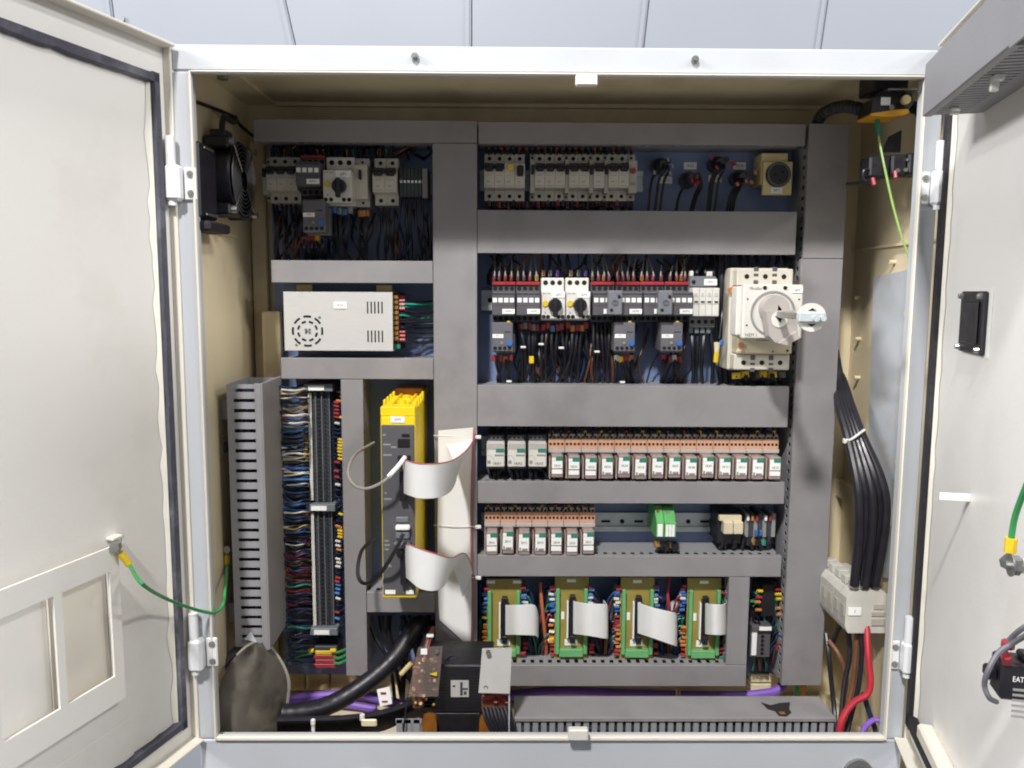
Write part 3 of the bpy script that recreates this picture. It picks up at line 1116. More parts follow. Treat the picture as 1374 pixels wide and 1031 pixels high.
def overload(label, px, lab, group='grey overload relays under the contactors'):
    yf = .195
    x0, x1, z0, z1 = rect(*px, yf)
    W, H = x1-x0, z1-z0
    t = thing('overload_relay', label, 'overload relay', ((x0+x1)/2, YP-.008, (z0+z1)/2), group)
    part('housing', MB().box(x0, x1, yf, YP-.02, z0, z1, .0015).box(x0+.003, x1+.004, yf+.02, YP-.02, z0-.003, z1-.02, .001), 'contactor_light', t)
    label_plate(t, x0+.03*W, x0+.55*W, z0+.47*H, z0+.60*H, yf-.0001, lab)
    part('setting_dial', MB().cyl((x0+.84*W, yf-.003, z0+.30*H), (x0+.84*W, yf, z0+.30*H), .0048), 'blue', t)
    part('reset_button', MB().cyl((x0+.48*W, yf-.0025, z0+.30*H), (x0+.48*W, yf, z0+.30*H), .0022, n=10), 'print_grey', t)
    holes(t, [(x0+W*(.16+.23*i), z0+.12*H) for i in range(4)], yf, .0031)
    part('rating_plate', MB().box(x0+.6*W, x0+.9*W, yf-.0003, yf+.001, z0+.66*H, z0+.69*H), 'hole', t)
    part('test_tab', MB().box(x1-.010, x1-.004, yf+.010, yf+.016, z1-.012, z1+.002, .001), 'lug_yellow', t)
overload('overload relay hanging under the leftmost red topped contactor', (660, 433, 688, 472), 'FT1')
overload('overload relay under the contactors right of the motor starters', (824, 433, 852, 472), 'FT2')
overload('overload relay under the contactors beside the surge arrester', (887, 433, 916, 472), 'FT3')
overload('dark overload relay under the contactor on the upper left rail', (406, 268, 436, 312), 'FT4', 'upper left overload relay')

# surge arrester
x0, x1, z0, z1 = rect(925, 371, 962, 441, .225)
sa = thing('surge_arrester', 'four pole surge arrester with grey terminals and white plug-in modules', 'surge arrester', ((x0+x1)/2, YP-.008, (z0+z1)/2))
H, W = z1-z0, x1-x0
part('base', MB().box(x0, x1-.002, .232, YP-.008, z0+.02*H, z1, .001).box(x0, x1-.003, .223, .2325, z1-.2*H, z1, .001).box(x0, x1-.003, .223, .2325, z0+.02*H, z0+.23*H, .001), 'timer', sa)
for i in range(4):
    a = x0+.001+i*(W-.002)/4
    m = part('module', MB().box(a, a+(W-.002)/4-.0004, .205, .233, z0+.24*H, z1-.22*H, .001), 'white_plastic', sa)
    part('status_window', MB().box(a+.0025, a+.0085, .2042, .2052, z0+.50*H, z0+.53*H), 'black', m)
    part('print', MB().box(a+.002, a+.008, .2044, .2052, z0+.62*H, z0+.63*H).box(a+.003, a+.007, .2044, .2052, z0+.66*H, z0+.67*H).box(a+.0005, a+W/4-.001, .2044, .2052, z0+.475*H, z0+.48*H), 'print_grey', m)
holes(sa, [(x0+W*(.12+.24*i), z0+.13*H) for i in range(4)]+[(x0+.12*W, z1-.11*H)], .223, .0036)
label_plate(sa, x0+.5*W, x0+.96*W, z1-.17*H, z1-.05*H, .2228, 'SPD')
part('terminal_cap', MB().box(x0, x0+.006, .226, .240, z1, z1+.009, .001).box(x0+.028, x0+.038, .226, .240, z1, z1+.008, .001), 'white_plastic', sa)
part('lower_clamps', MB().box(x0+.001, x0+.008, .228, .245, z0-.008, z0+.02*H).box(x0+.011, x0+.018, .228, .245, z0-.008, z0+.02*H).box(x0+.021, x0+.028, .228, .245, z0-.008, z0+.02*H).box(x0+.031, x0+.038, .228, .245, z0-.008, z0+.02*H), 'timer', sa)

# moulded case breaker with door-coupling handle
x0, x1, z0, z1 = rect(987, 361, 1062, 497, .18)
W, H = x1-x0, z1-z0
mc = thing('main_switch', 'large cream main breaker with grey rotary handle and coupling shaft', 'main switch', ((x0+x1)/2, YP-.001, z0))
part('housing', MB().box(x0-.004, x1+.001, .205, YP-.001, z0-.002, z1+.002, .002), 'breaker', mc)
part('terminal_hood', MB().box(x0, x1, .180, .206, z1-.17*H, z1, .002), 'breaker', mc)
part('terminal_hood', MB().box(x0, x1, .180, .206, z0, z0+.16*H, .002), 'breaker', mc)
part('trip_unit', MB().box(x0+.002, x1, .172, .206, z0+.165*H, z0+.33*H, .002), 'beigegrey', mc)
hs = [(x0+W*k, z1-.075*H) for k in (.17, .5, .83)]+[(x0+W*k, z0+.075*H) for k in (.17, .5, .83)]
holes(mc, hs, .18, .0040)
mb = MB()
for k in (.335, .665):
    for (za, zb) in ((z1-.004, z1+.003), (z1-.075*H, z1-.045*H), (z1-.15*H, z1-.11*H), (z0-.003, z0+.004), (z0+.05*H, z0+.075*H), (z0+.10*H, z0+.15*H)):
        mb.box(x0+W*k-.004, x0+W*k+.004, .1793, .181, za, zb, .001)
part('barrier_slots', mb, 'contactor', mc)
part('adjust_dial', MB().cyl((x0+.09*W, .1695, z0+.25*H), (x0+.09*W, .172, z0+.25*H), .005), 'orange', mc)
part('test_dot', MB().cyl((x0+.92*W, .171, z0+.20*H), (x0+.92*W, .172, z0+.20*H), .002).cyl((x0+.66*W, .171, z0+.19*H), (x0+.66*W, .172, z0+.19*H), .0012), 'hole', mc)
part('print', MB().box(x0+.35*W, x0+.65*W, .1715, .172, z0+.295*H, z0+.305*H).box(x0+.02*W, x0+.16*W, .1715, .172, z0+.185*H, z0+.19*H), 'print_grey', mc)
# handle housing plate
a0, a1, b0, b1 = rect(997, 382, 1077, 455, .135)
hp = part('handle_housing', MB().box(a0, a1, .135, .150, b0, b1, .002).box(a0-.006, a1-.004, .150, .182, b0+.004, b1-.003, .002), 'white_plastic', mc)
A, B = a1-a0, b1-b0
cx, cz = a0+.50*A, b0+.47*B
part('dial_ring', MB().ring((cx, .1335, cz), (0, 1, 0), .0325, .0355, .002, 36), 'print_grey', hp)
part('screw_hole', MB().cyl((a0+.35*A, .1342, b1-.06*B), (a0+.35*A, .136, b1-.06*B), .0032, n=10).cyl((a0+.69*A, .1342, b1-.06*B), (a0+.69*A, .136, b1-.06*B), .0032, n=10)
     .cyl((a0+.07*A, .1345, b1-.27*B), (a0+.07*A, .136, b1-.27*B), .0015, n=8).cyl((a0+.93*A, .1345, b1-.27*B), (a0+.93*A, .136, b1-.27*B), .0015, n=8).cyl((a0+.07*A, .1345, b0+.25*B), (a0+.07*A, .136, b0+.25*B), .0015, n=8), 'hole', hp)
label_plate(hp, a0+.80*A, a0+.98*A, b1-.15*B, b1-.05*B, .1349, 'QF0')
text('Moeller', hp, a0+.20*A, .1346, b1-.075*B, .0062, 'ink', .021)
text('NZM 1', hp, a0+.15*A, .1346, b0+.07*B, .0068, 'ink', .018)
text('OFF', hp, a0+.82*A, .1346, b0+.07*B, .0052, 'ink', .012)
part('handle_hub', MB().cyl((cx-.002, .112, cz+.008), (cx-.002, .135, cz+.008), .0205, .0215, 28), 'handle', mc)
# lever: bent grey grip
lev = MB().prism([(cx-.023, cz+.004), (cx+.022, cz+.006), (cx+.028, cz-.030), (cx-.006, cz-.044), (cx-.016, cz-.034)], .098, .118)
lev.prism([(cx-.004, cz-.044), (cx+.022, cz-.026), (cx+.026, cz-.036), (cx+.008, cz-.047)], .086, .100)
part('lever', lev, 'handle', mc)
part('lever_window', MB().cyl((cx-.002, .0965, cz-.008), (cx-.002, .0985, cz-.008), .0125, n=20), 'white_plastic', mc)
part('lever_mark', MB().prism([(cx-.009, cz-.003), (cx+.003, cz-.003), (cx-.001, cz-.013)], .0955, .0966), 'hole', mc)
# shaft towards the open doors and the coupling disc at its end
ds = at(1088, 426, -.03)
sh0 = Vector((cx+.006, .125, cz+.004))
part('shaft', MB().box(ds.x-.0045, ds.x+.0045, -.028, .112, ds.z-.0045, ds.z+.0045, .001), 'steel', mc)
part('shaft_carrier', MB().prism([(cx, cz-.004), (ds.x+.008, ds.z-.008), (ds.x+.008, ds.z+.008), (cx, cz+.014)], .112, .1175), 'timer', mc)
part('coupling_disc', MB().cyl((ds.x, -.034, ds.z), (ds.x, -.029, ds.z), .0195, n=36), 'white_plastic', mc)
part('coupling_bar', MB().box(ds.x-.020, ds.x+.016, -.041, -.034, ds.z-.006, ds.z+.006, .001).cyl((ds.x+.002, -.046, ds.z-.001), (ds.x+.002, -.041, ds.z-.001), .0045).cyl((ds.x+.012, -.045, ds.z-.001), (ds.x+.012, -.041, ds.z-.001), .004), 'zinc', mc)
part('coupling_mark', MB().prism([(ds.x-.006, ds.z+.009), (ds.x+.006, ds.z+.009), (ds.x, ds.z+.0125)], -.0348, -.034).prism([(ds.x-.006, ds.z-.009), (ds.x+.006, ds.z-.009), (ds.x, ds.z-.0125)], -.0348, -.034), 'hole', mc)

# power supply
x0, x1, z0, z1 = rect(381, 392, 527, 471, .212)
W, H = x1-x0, z1-z0
ps = thing('power_supply', 'perforated aluminium switching power supply with fan slots', 'power supply', ((x0+x1)/2, YP-.012, z0))
part('case', MB().box(x0, x1, .212, .2135, z0, z1, .0005).box(x0, x1, .2135, .278, z1-.0012, z1).box(x0, x1, .2135, .278, z0, z0+.0012).box(x0, x0+.0012, .2135, .278, z0+.0012, z1-.0012), 'alu', ps)
part('chassis', MB().box(x0+.0012, x1+.012, .262, .278, z0+.0015, z1-.0015).box(x1-.012, x1-.006, .2137, .262, z0+.0015, z1-.0015), 'transblack', ps)
mb = MB()
fx, fz = x0+.215*W, z0+.335*H
for rr, nn, ph in ((.0262, 8, 0), (.0175, 8, .39)):
    for i in range(nn):
        t0 = ph+2*math.pi*i/nn
        pts = []
        hw = .26 if rr > .02 else .24
        for k in range(5):
            t = t0-hw+2*hw*k/4
            pts.append((fx+rr*math.cos(t), fz+rr*math.sin(t)))
        inner = [(fx+(rr-.0034)*math.cos(t0-hw+2*hw*k/4), fz+(rr-.0034)*math.sin(t0-hw+2*hw*k/4)) for k in range(4, -1, -1)]
        mb.prism(pts+inner, .2116, .2125)
for i in range(5):
    for zc_ in (.74, .25):
        xx = x0+W*(.765+.033*i)
        mb.box(xx, xx+.0022, .2116, .2125, z0+(zc_-.10)*H, z0+(zc_+.10)*H)
part('vent_slots', mb, 'hole', ps)
mb = MB()
for (u, v) in ((.20, .31), (.235, .31), (.20, .36), (.235, .36), (.21, .335), (.33, .57), (.11, .10)):
    mb.cyl((x0+u*W, .2112, z0+v*H), (x0+u*W, .2121, z0+v*H), .0022, n=8)
part('case_screws', mb, 'steel', ps)
label_plate(ps, x0+.46*W, x0+.58*W, z0+.72*H, z0+.83*H, .2118, 'V16')
term = part('terminal_strip', MB().box(x1-.004, x1+.008, .228, .262, z0+.14*H, z1-.03*H, .001), 'wirebrown', ps)
n = 9
mb = MB()
for i in range(n):
    zz = z0+.16*H+i*(H*.80)/n
    mb.box(x1-.0035, x1+.0075, .2245, .2282, zz+.0012, zz+.0074, .001)
part('terminal_screws', mb, 'brass', ps)
part('green_tab', MB().box(x1-.002, x1+.009, .232, .245, z0+.02*H, z0+.12*H, .001), 'tabgreen', ps)
for px in (399, 506):
    a = at(px, 386, .255)
    part('mounting_ear', MB().box(a.x-.001, a.x+.026, .252, .256, z1+.0005, z1+.012, .001), 'beigeplastic', ps)
# earth of the supply: teal and black wires to the middle duct
psw = thing('wire_bundle', 'teal and black wires from power supply terminals into the middle duct', 'wires', (x1+.03, .26, z0))
mb, mt, mr = MB(), MB(), MB()
for i in range(14):
    zz = z0+.15*H+i*(H*.78)/14
    z2 = zz+random.uniform(-.006, .006)
    part('wire', MB().tube([(x1+.006, .235, zz), (x1+.016, .232, zz+random.uniform(-.002, .002)), (x1+.04, .236+random.uniform(0, .02), z2-.002), (xv0+.004, .245+random.uniform(0, .02), z2)], .0016, 6, 4), 'wireteal' if i in (8, 11, 12) else 'wireblack', psw)
for i in (0, 1, 2, 8, 9, 10, 11):
    zz = z0+.18*H+i*(H*.74)/11
    part('wire_sleeve', MB().cyl((x1+.009, .2325, zz), (x1+.018, .2325, zz), .0032, n=8), 'red', psw)


# terminal blocks on the upper left rail
x0, x1, z0, z1 = rect(536, 224, 571, 264, .235)
tb = thing('terminal_block', 'row of small dark terminals ending the upper left rail', 'terminal block', ((x0+x1)/2, YP-.007, z0))
n = 7
mbA, mbB = MB(), MB()
for i in range(n):
    a = x0+(x1-x0)*i/n
    part('terminal', MB().prism([(.240, z0), (.235, z0+.3*(z1-z0)), (.235, z0+.7*(z1-z0)), (.240, z1), (YP-.008, z1), (YP-.008, z0)], a, a+(x1-x0)/n-.0006, axis='x'), 'termgrey', tb)
    mbA.box(a+.0008, a+(x1-x0)/n-.0014, .2342, .2352, z0+.46*(z1-z0), z0+.54*(z1-z0))
part('marker_strip', mbA, 'label', tb)
x0, x1, z0, z1 = rect(567, 226, 574, 266, .232)
part('end_stop', MB().box(x0, x1, .230, YP-.008, z0, z1, .001), 'print_grey', tb)

# round socket
x0, x1, z0, z1 = rect(1024, 217, 1063, 262, .235)
so = thing('wall_socket', 'beige square socket outlet with black round face and label', 'socket', ((x0+x1)/2, YP-.001, z0))
part('plate', MB().box(x0, x1, .235, .243, z0, z1, .001), 'beigeplastic', so)
part('rear_plate', MB().box(*(lambda r: (r[0], r[1], .243, YP-.001, r[2], r[3]))(rect(1017, 208, 1052, 250, .26)), .001), 'beigeplastic', so)
cx, cz = (x0+x1)/2, z0+.60*(z1-z0)
part('face', MB().cyl((cx, .230, cz), (cx, .235, cz), .0205, n=30), 'black', so)
part('face_well', MB().ring((cx, .2285, cz), (0, 1, 0), .0165, .0195, .002, 30), 'contactor', so)
holes(so, [(cx-.006, cz), (cx+.006, cz+.004), (cx+.002, cz-.009)], .2298, .0022)
label_plate(so, cx-.011, cx+.008, z0+.0025, z0+.0125, .2348, 'XP1')

# four cable connectors
def connector(label, px, py, lab, lx, ly, seed):
    rnd = random.Random(seed)
    c = at(px, py, .262)
    t = thing('cable_connector', label, 'connector', (c.x, YP-.0005, c.z), 'round cable connectors on the blue plate')
    part('flange', MB().cyl((c.x, .272, c.z), (c.x, YP-.0005, c.z), .0135, .0145, 16), 'contactor', t)
    part('gland', MB().cyl((c.x, .248, c.z-.003), (c.x, .272, c.z), .009, .0125, 10).cyl((c.x+.008, .246, c.z+.004), (c.x+.008, .256, c.z+.004), .005, n=8), 'black', t)
    mb = MB()
    for k in range(3):
        a = rnd.uniform(-.014, .014)
        zz = at(px, 284, .255).z
        mb.tube([(c.x+a*.7, .252, c.z+rnd.uniform(-.004, .008)), (c.x+a*1.1, .243, c.z-.012), (c.x+a*1.2-.006, .255, c.z-.030), (c.x+a*1.1-.010, .262, zz)], .0024, 6, 4)
    part('cable', mb, 'wireblack', t)
    mr = MB()
    for k in range(4):
        a, b = rnd.uniform(-.02, .02), rnd.uniform(-.014, .014)
        mr.cyl((c.x+a, .243, c.z+b), (c.x+a+.002, .243, c.z+b-.006), .0027, n=7)
    part('ferrules', mr, rnd.choice(['orange', 'steel', 'wirered']), t)
    a = at(lx, ly, YP)
    label_plate(t, a.x-.011, a.x+.011, a.z-.006, a.z+.006, YP-.0006, lab)
connector('cable connector on blue plate closest to the red button module', 888, 221, 'XS1', 893, 242, 1)
connector('low cable connector under its white label, second from the breaker row', 927, 240, 'XS2', 926, 223, 2)
connector('high cable connector between two lower ones on the blue plate', 965, 219, 'XS3', 959, 240, 3)
connector('cable connector beside the beige socket outlet', 995, 238, 'XS4', 992, 223, 4)

# ---------------------------------------------------------------- relays
def big_relay(label, px, lab):
    yf = .205
    x0, x1, z0, z1 = rect(*px, yf)
    W, H = x1-x0, z1-z0
    t = thing('plug_in_relay', label, 'relay', ((x0+x1)/2, YP-.008, z0), 'three wide white faced relays')
    part('socket', MB().box(x0-.001, x1+.001, .232, YP-.008, z0-.010, z1+.010, .001).box(x0+.002, x1-.002, .226, .233, z1+.001, z1+.010, .001), 'contactor', t)
    part('body', MB().box(x0, x1, yf, .2315, z0, z1, .0015), 'white_plastic', t)
    part('top_band', MB().box(x0+.001, x1-.001, yf-.0006, yf+.001, z1-.25*H, z1-.01*H), 'socketgrey', t)
    part('green_tab', MB().box(x0+.52*W, x0+.97*W, yf-.0012, yf+.001, z1-.37*H, z1-.22*H), 'tabgreen', t)
    part('print', MB().box(x0+.05*W, x0+.25*W, yf-.0004, yf+.001, z0+.47*H, z0+.485*H).prism([(x0+.25*W, z0+.48*H), (x0+.42*W, z0+.30*H), (x0+.40*W, z0+.30*H), (x0+.23*W, z0+.48*H)], yf-.0004, yf+.001)
         .box(x0+.45*W, x0+.95*W, yf-.0004, yf+.001, z0+.46*H, z0+.53*H).box(x0+.05*W, x0+.22*W, yf-.0004, yf+.001, z0+.14*H, z0+.28*H), 'print_grey', t)
    text(lab, t, x0+.58*W, yf-.0006, z0+.15*H, .0065, 'ink', .014)
    holes(t, [(x0+W*(.14+.24*i), z1+.006) for i in range(4)], .226, .0022)
    return t
for i, nm in enumerate(('left end of the relay row', 'between two like it', 'touching the orange sockets')):
    big_relay('wide white faced relay with green tab, '+nm, (653+28.2*i, 595, 677+28.2*i, 627), '1KA%d' % (i+1))

din_rail(at(646, 612, YP).x, at(1050, 612, YP).x, at(850, 607, .23).z, 'din rail carrying the long row of orange relays')
din_rail(at(646, 702, YP-.007).x, at(958, 702, YP-.007).x, at(880, 701, YP-.007).z, 'zinc din rail with empty slotted middle stretch below the long relay row')


def slim_relay(x0, x1, z0, z1, label, group, split):
    W, H = x1-x0, z1-z0
    t = thing('plug_in_relay', label, 'relay', ((x0+x1)/2, YP-.0075, (z0+z1)/2), group)
    yt = .236
    part('socket', MB().box(x0+.0002, x1-.0002, .240, YP-.0075, z0+.02*H, z1, .0008).box(x0+.0002, x1-.0002, yt-.010, .2405, z1-.42*H, z1-.335*H, .0005), 'socketgrey', t)
    part('terminal_band', MB().box(x0+.0003, x1-.0003, yt-.002, .2405, z1-.105*H, z1-.005*H, .0005), 'socketgrey', t)
    part('orange_band', MB().box(x0+.0002, x1-.0002, yt-.006, .2405, z1-.335*H, z1-.105*H, .0005), 'salmon', t)
    mb = MB()
    for k in range(4):
        c = x0+W*(.14+.24*k)
        mb.box(c-.0022, c+.0018, yt-.0025, yt, z1-.10*H, z1-.055*H)
        mb.box(c-.0022, c+.0018, yt-.0065, yt, z1-.255*H, z1-.20*H)
    part('terminal_openings', mb, 'hole', t)
    part('relay_cover', MB().box(x0+.15*W, x1-.15*W, .203, .2395, z0+.05*H, z1-.43*H, .0012), 'relayclear', t)
    part('relay_core', MB().box(x0+.22*W, x1-.22*W, .209, .2395, z0+.09*H, z1-.47*H, .001), 'relaybase', t)
    part('retaining_clip', MB().box(x0+.02*W, x0+.10*W, .210, .2398, z0+.02*H, z0+.50*H), 'relaybase', t)
    ya = .2028
    if split:
        part('marker_label', MB().box(x0+.17*W, x1-.20*W, ya-.0012, ya, z0+.27*H, z0+.44*H), 'label', t)
        part('marker_label', MB().box(x0+.17*W, x1-.20*W, ya-.0012, ya, z0+.14*H, z0+.24*H), 'label', t)
    else:
        part('marker_label', MB().box(x0+.17*W, x1-.20*W, ya-.0012, ya, z0+.15*H, z0+.44*H), 'label', t)
        part('print', MB().box(x0+.20*W, x0+.30*W, ya-.0016, ya-.0011, z0+.14*H, z0+.22*H).box(x0+.36*W, x0+.72*W, ya-.0016, ya-.0011, z0+.15*H, z0+.20*H), 'print_grey', t)
    part('label_corner', MB().box(x0+.17*W, x0+.40*W, ya-.0012, ya, z0+.445*H, z0+.51*H), 'label', t)
    part('green_tab', MB().box(x0+.42*W, x1-.20*W, ya-.0016, ya, z0+.445*H, z0+.54*H), 'tabgreen', t)
    return t, (x0+x1)/2-.01*W, ya-.0018, z0+.33*H


def relay_row(xs, xe, y0, y1, n, label, group, split, pre):
    X0, X1, z0, z1 = rect(xs, y0, xe, y1, .232)
    pw = (X1-X0)/n
    protos = {}
    for i in range(n):
        key = i in split
        lb = label % ORD[i]
        if key not in protos:
            tr = slim_relay(X0+i*pw, X0+(i+1)*pw-.0003, z0, z1, lb, group, key)
            protos[key] = (tr, i)
            t = tr[0]
            dx = 0
        else:
            tr, i0 = protos[key]
            dx = (i-i0)*pw
            t = copy_tree(tr[0])
            t.location.x += dx
            t['label'] = lb
        dj, dk = random.uniform(-.0005, .0005), random.uniform(-.0016, .0014)
        for ch in t.children:
            if ch.name.split('.')[0] in ('relay_cover', 'relay_core', 'marker_label', 'print', 'label_corner', 'green_tab'):
                ch.location.x, ch.location.z = dj, dk
                if ch.name.split('.')[0] in ('marker_label', 'label_corner'):
                    ch.rotation_euler.y = random.uniform(-.02, .02)
        rows_txt.append((pre % i, t, tr[1]+dx+dj, tr[2], tr[3]+dk))
rows_txt = []
ORD = ('first second third fourth fifth sixth seventh eighth ninth tenth eleventh twelfth thirteenth fourteenth').split()
relay_row(735.5, 1044, 583, 640, 14, '%s clear relay in orange socket counted from the three wide white relays, long row', 'relays in the long row of fourteen', (0, 1, 2, 13), '1K%02d')
relay_row(650, 798.5, 681, 740, 7, '%s clear relay in orange socket counted from the middle duct, short row of seven', 'relays in the short row of seven', (0, 4, 5, 6), '2K%02d')
for s, t, x, y, z in rows_txt:
    text(s, t, x, y, z, .0062, 'ink', .0105)

# green isolators on the bare rail
def green_module(label, px, n):
    x0, x1, z0, z1 = rect(*px, .20)
    W, H = x1-x0, z1-z0
    t = thing('signal_isolator', label, 'isolator', ((x0+x1)/2, YP-.008, z0), 'green signal isolators on the zinc rail')
    pr = [(.200, z0+.08*H), (.200, z0+.55*H), (.212, z0+.78*H), (.225, z1), (YP-.008, z1+.004), (YP-.008, z0), (.225, z0)]
    part('housing', MB().prism(pr, x0, x1, axis='x'), 'green', t)
    for i in range(n):
        a = x0+.0015+i*(W-.003)/n
        part('marker_label', MB().box(a, a+(W-.003)/n-.0006, .1985, .1998, z0+.10*H, z0+.52*H, .0004), 'label', t)
    part('wire_entry', MB().box(x0+.2*W, x0+.5*W, .214, .22, z0+.82*H, z0+.92*H), 'wirered' if n == 1 else 'wiregrey', t)
    return t
green_module('wider green isolator with one white label on the zinc rail', (881, 684, 891, 724), 1)
green_module('green isolator with three white label strips on the zinc rail', (892, 686, 907, 724), 3)

# beige relay pair and end terminals
x0, x1, z0, z1 = rect(968, 695, 998, 717, .215)
br = thing('terminal_relay', 'pair of small beige relays in black sockets beside grey terminals', 'relay', ((x0+x1)/2, YP-.001, z0))
part('socket', MB().box(x0-.002, x1+.001, .232, YP-.001, z0-.022, z1+.004, .001), 'black', br)
part('top_cover', MB().box(x0-.002, x1-.002, .221, .232, z1-.008, z1+.002, .001), 'beigegrey', br)
for i in range(2):
    a = x0+.004+i*(x1-x0-.004)/2
    part('relay', MB().box(a, a+(x1-x0-.004)/2-.001, .213, .232, z0, z1-.007, .0015), 'beigegrey', br)
x0, x1, z0, z1 = rect(1000, 690, 1042, 722, .235)
tb = thing('terminal_block', 'grey terminals with red, orange and blue wire ends after the beige relays', 'terminal block', ((x0+x1)/2, YP-.001, z0))
n = 7
for i in range(n):
    a = x0+(x1-x0)*i/n
    part('terminal', MB().box(a, a+(x1-x0)/n-.0007, .238, YP-.001, z0, z1-(i % 3)*.003, .0008), 'termgrey' if i % 2 else 'print_grey', tb)
for cname, lst in (('orange', (1, )), ('wirered', (2, 5)), ('blue', (2, 3)), ('label', (0, 4))):
    for i in lst:
        a = x0+(x1-x0)*(i+.5)/n
        zz = z1-.006 if cname != 'blue' else z0+.010
        part('wire_sleeve', MB().box(a-.0022, a+.0022, .232, .238, zz-.006, zz+.004, .001), cname, tb)

# ---------------------------------------------------------------- circuit boards with ribbon connectors
def board(label, px, k, ribpts, lab):
    yf = .235
    x0, x1, z0, z1 = rect(*px, yf)
    W, H = x1-x0, z1-z0
    t = thing('interface_board', label, 'circuit board', ((x0+x1)/2, YP-.001, z0), 'olive interface boards with green terminals')
    part('circuit_board', MB().box(x0, x1, yf, yf+.0016, z0, z1), 'pcb', t)
    part('carrier', MB().box(x0+.002, x1-.002, yf+.0018, YP-.001, z0+.004, z1-.004), 'contactor', t)
    for a, b in ((x0+.002, x0+.0085), (x1-.0085, x1-.002)):
        part('terminal_strip', MB().box(a, b, yf-.009, yf, z0+.09*H, z1-.13*H, .0008), 'pcbgreen', t)
    part('terminal_strip', MB().box(x0+.0088, x1-.0088, yf-.009, yf, z0+.055*H, z0+.145*H, .0008), 'pcbgreen', t)
    # header
    hx = x0+.50*W
    z_a, z_b = z0+.27*H, z1-.24*H
    part('header', MB().box(hx-.0045, hx+.0045, yf-.012, yf, z_a, z_b, .001).box(hx-.003, hx+.006, yf-.014, yf-.002, z_b-.012, z_b+.006, .001).box(hx-.003, hx+.006, yf-.014, yf-.002, z_a-.006, z_a+.008, .001), 'black', t)
    part('header_strip', MB().box(hx-.0085, hx-.0058, yf-.010, yf-.0005, z_a+.002, z_b-.006, .0005), 'label', t)
    lo, hi = ((x0+.36*W, x0+.62*W), (z1-.065*H, z1-.03*H))
    lbs = ((x0, x0+.24*W, z1-.055*H, z1-.02*H), (x1-.24*W, x1, z1-.055*H, z1-.02*H)) if k == 0 else ((lo[0], lo[1], hi[0], hi[1]), (x0+.20*W, x0+.29*W, z0+.49*H, z0+.58*H))
    for q in lbs:
        part('marker_label', MB().box(q[0], q[1], yf-.001, yf, q[2], q[3]), 'label', t)
    a, b = x0+.31*W, x0+.68*W
    label_plate(t, a, b, z0+.175*H, z0+.25*H, yf-.0003, lab)
    return t, hx, z_a, z_b, yf


boards = [(653, 777, 699, 885), (744, 774, 789, 885), (832, 775, 877, 886), (921, 776, 966, 887)]
names = ['interface board half hidden by the grey transformer plate', 'second interface board after the half hidden one', 'interface board whose ribbon cable sags furthest', 'interface board beside the short upright duct']
ribs = [[(680, 812, 852), (695, 812, 852), (717, 812, 853), (722, 828, 856)],
        [(771, 807, 851), (788, 810, 853), (812, 811, 857), (815, 813, 856)],
        [(857, 809, 850), (878, 816, 857), (903, 822, 866), (908, 826, 867)],
        [(947, 810, 851), (958, 811, 852), (970, 811, 852), (975, 806, 850)]]
for k, px in enumerate(boards):
    t, hx, za, zb, yf = board(names[k], px, k, ribs[k], 'XT%d' % (k+1))
    rp = ribs[k]
    Ys = [.219, .196, .203, .232]
    A = [at(p[0], p[1], y) for p, y in zip(rp, Ys)]
    B = [at(p[0], p[2], y) for p, y in zip(rp, Ys)]
    A = [Vector((hx+.004, .221, A[0].z))]+A+[A[-1]+Vector((-.004, .03, 0))]
    B = [Vector((hx+.004, .221, B[0].z))]+B+[B[-1]+Vector((-.004, .03, 0))]
    rb = solo('ribbon_cable', MB().strip(A, B, .001, 6, 24, .0004), 'ribbon',
              ['short white ribbon cable plugged into the half hidden board', 'short white ribbon cable plugged into the second board', 'long sagging white ribbon cable plugged into the third board', 'narrow white ribbon cable plugged into the board by the upright duct'][k],
              'ribbon cable', 'short ribbon cables on the boards')
# back ribbon seen behind the fourth board
A = [at(898, 808, .262), at(912, 803, .262), at(925, 801, .262)]
B = [at(908, 855, .262), at(918, 849, .262), at(925, 846, .262)]
solo('ribbon_cable', MB().strip(A, B, .001, 4, 8), 'ribbon', 'piece of ribbon cable tucked behind the fourth board', 'ribbon cable')
x0, x1, z0, z1 = rect(822, 855, 831, 873, .255)
solo('ribbon_cable', MB().strip([at(820, 856, .25), at(826, 853, .262), at(832, 851, .27)], [at(820, 872, .25), at(826, 872, .262), at(832, 871, .27)], .001, 4, 6), 'ribbon', 'small shiny fold of ribbon cable left of the third board', 'ribbon cable')

# small module and screw terminals right of the short upright duct
x0, x1, z0, z1 = rect(1008, 840, 1035, 884, .23)
W, H = x1-x0, z1-z0
sm = thing('terminal_module', 'black terminal module with white strip in the bottom right bay', 'terminal block', ((x0+x1)/2, YP-.001, z0))
part('housing', MB().box(x0, x1, .235, YP-.001, z0, z1, .001).box(x0, x1, .228, .236, z1-.16*H, z1, .001), 'contactor', sm)
part('white_strip', MB().box(x0+.05*W, x0+.30*W, .232, .235, z0+.08*H, z1-.18*H, .0006), 'label', sm)
label_plate(sm, x0+.35*W, x0+.95*W, z1-.12*H, z1-.01*H, .2278)
holes(sm, [(x0+.6*W, z0+H*(.12+.13*i)) for i in range(5)], .2349, .0032)
x0, x1, z0, z1 = rect(1022, 786, 1040, 828, .235)
W, H = x1-x0, z1-z0
sm2 = thing('terminal_module', 'dark terminal module ringed by orange and yellow wire ends', 'terminal block', ((x0+x1)/2, YP-.001, z0))
part('housing', MB().box(x0, x1, .238, YP-.001, z0, z1, .001), 'transblack', sm2)
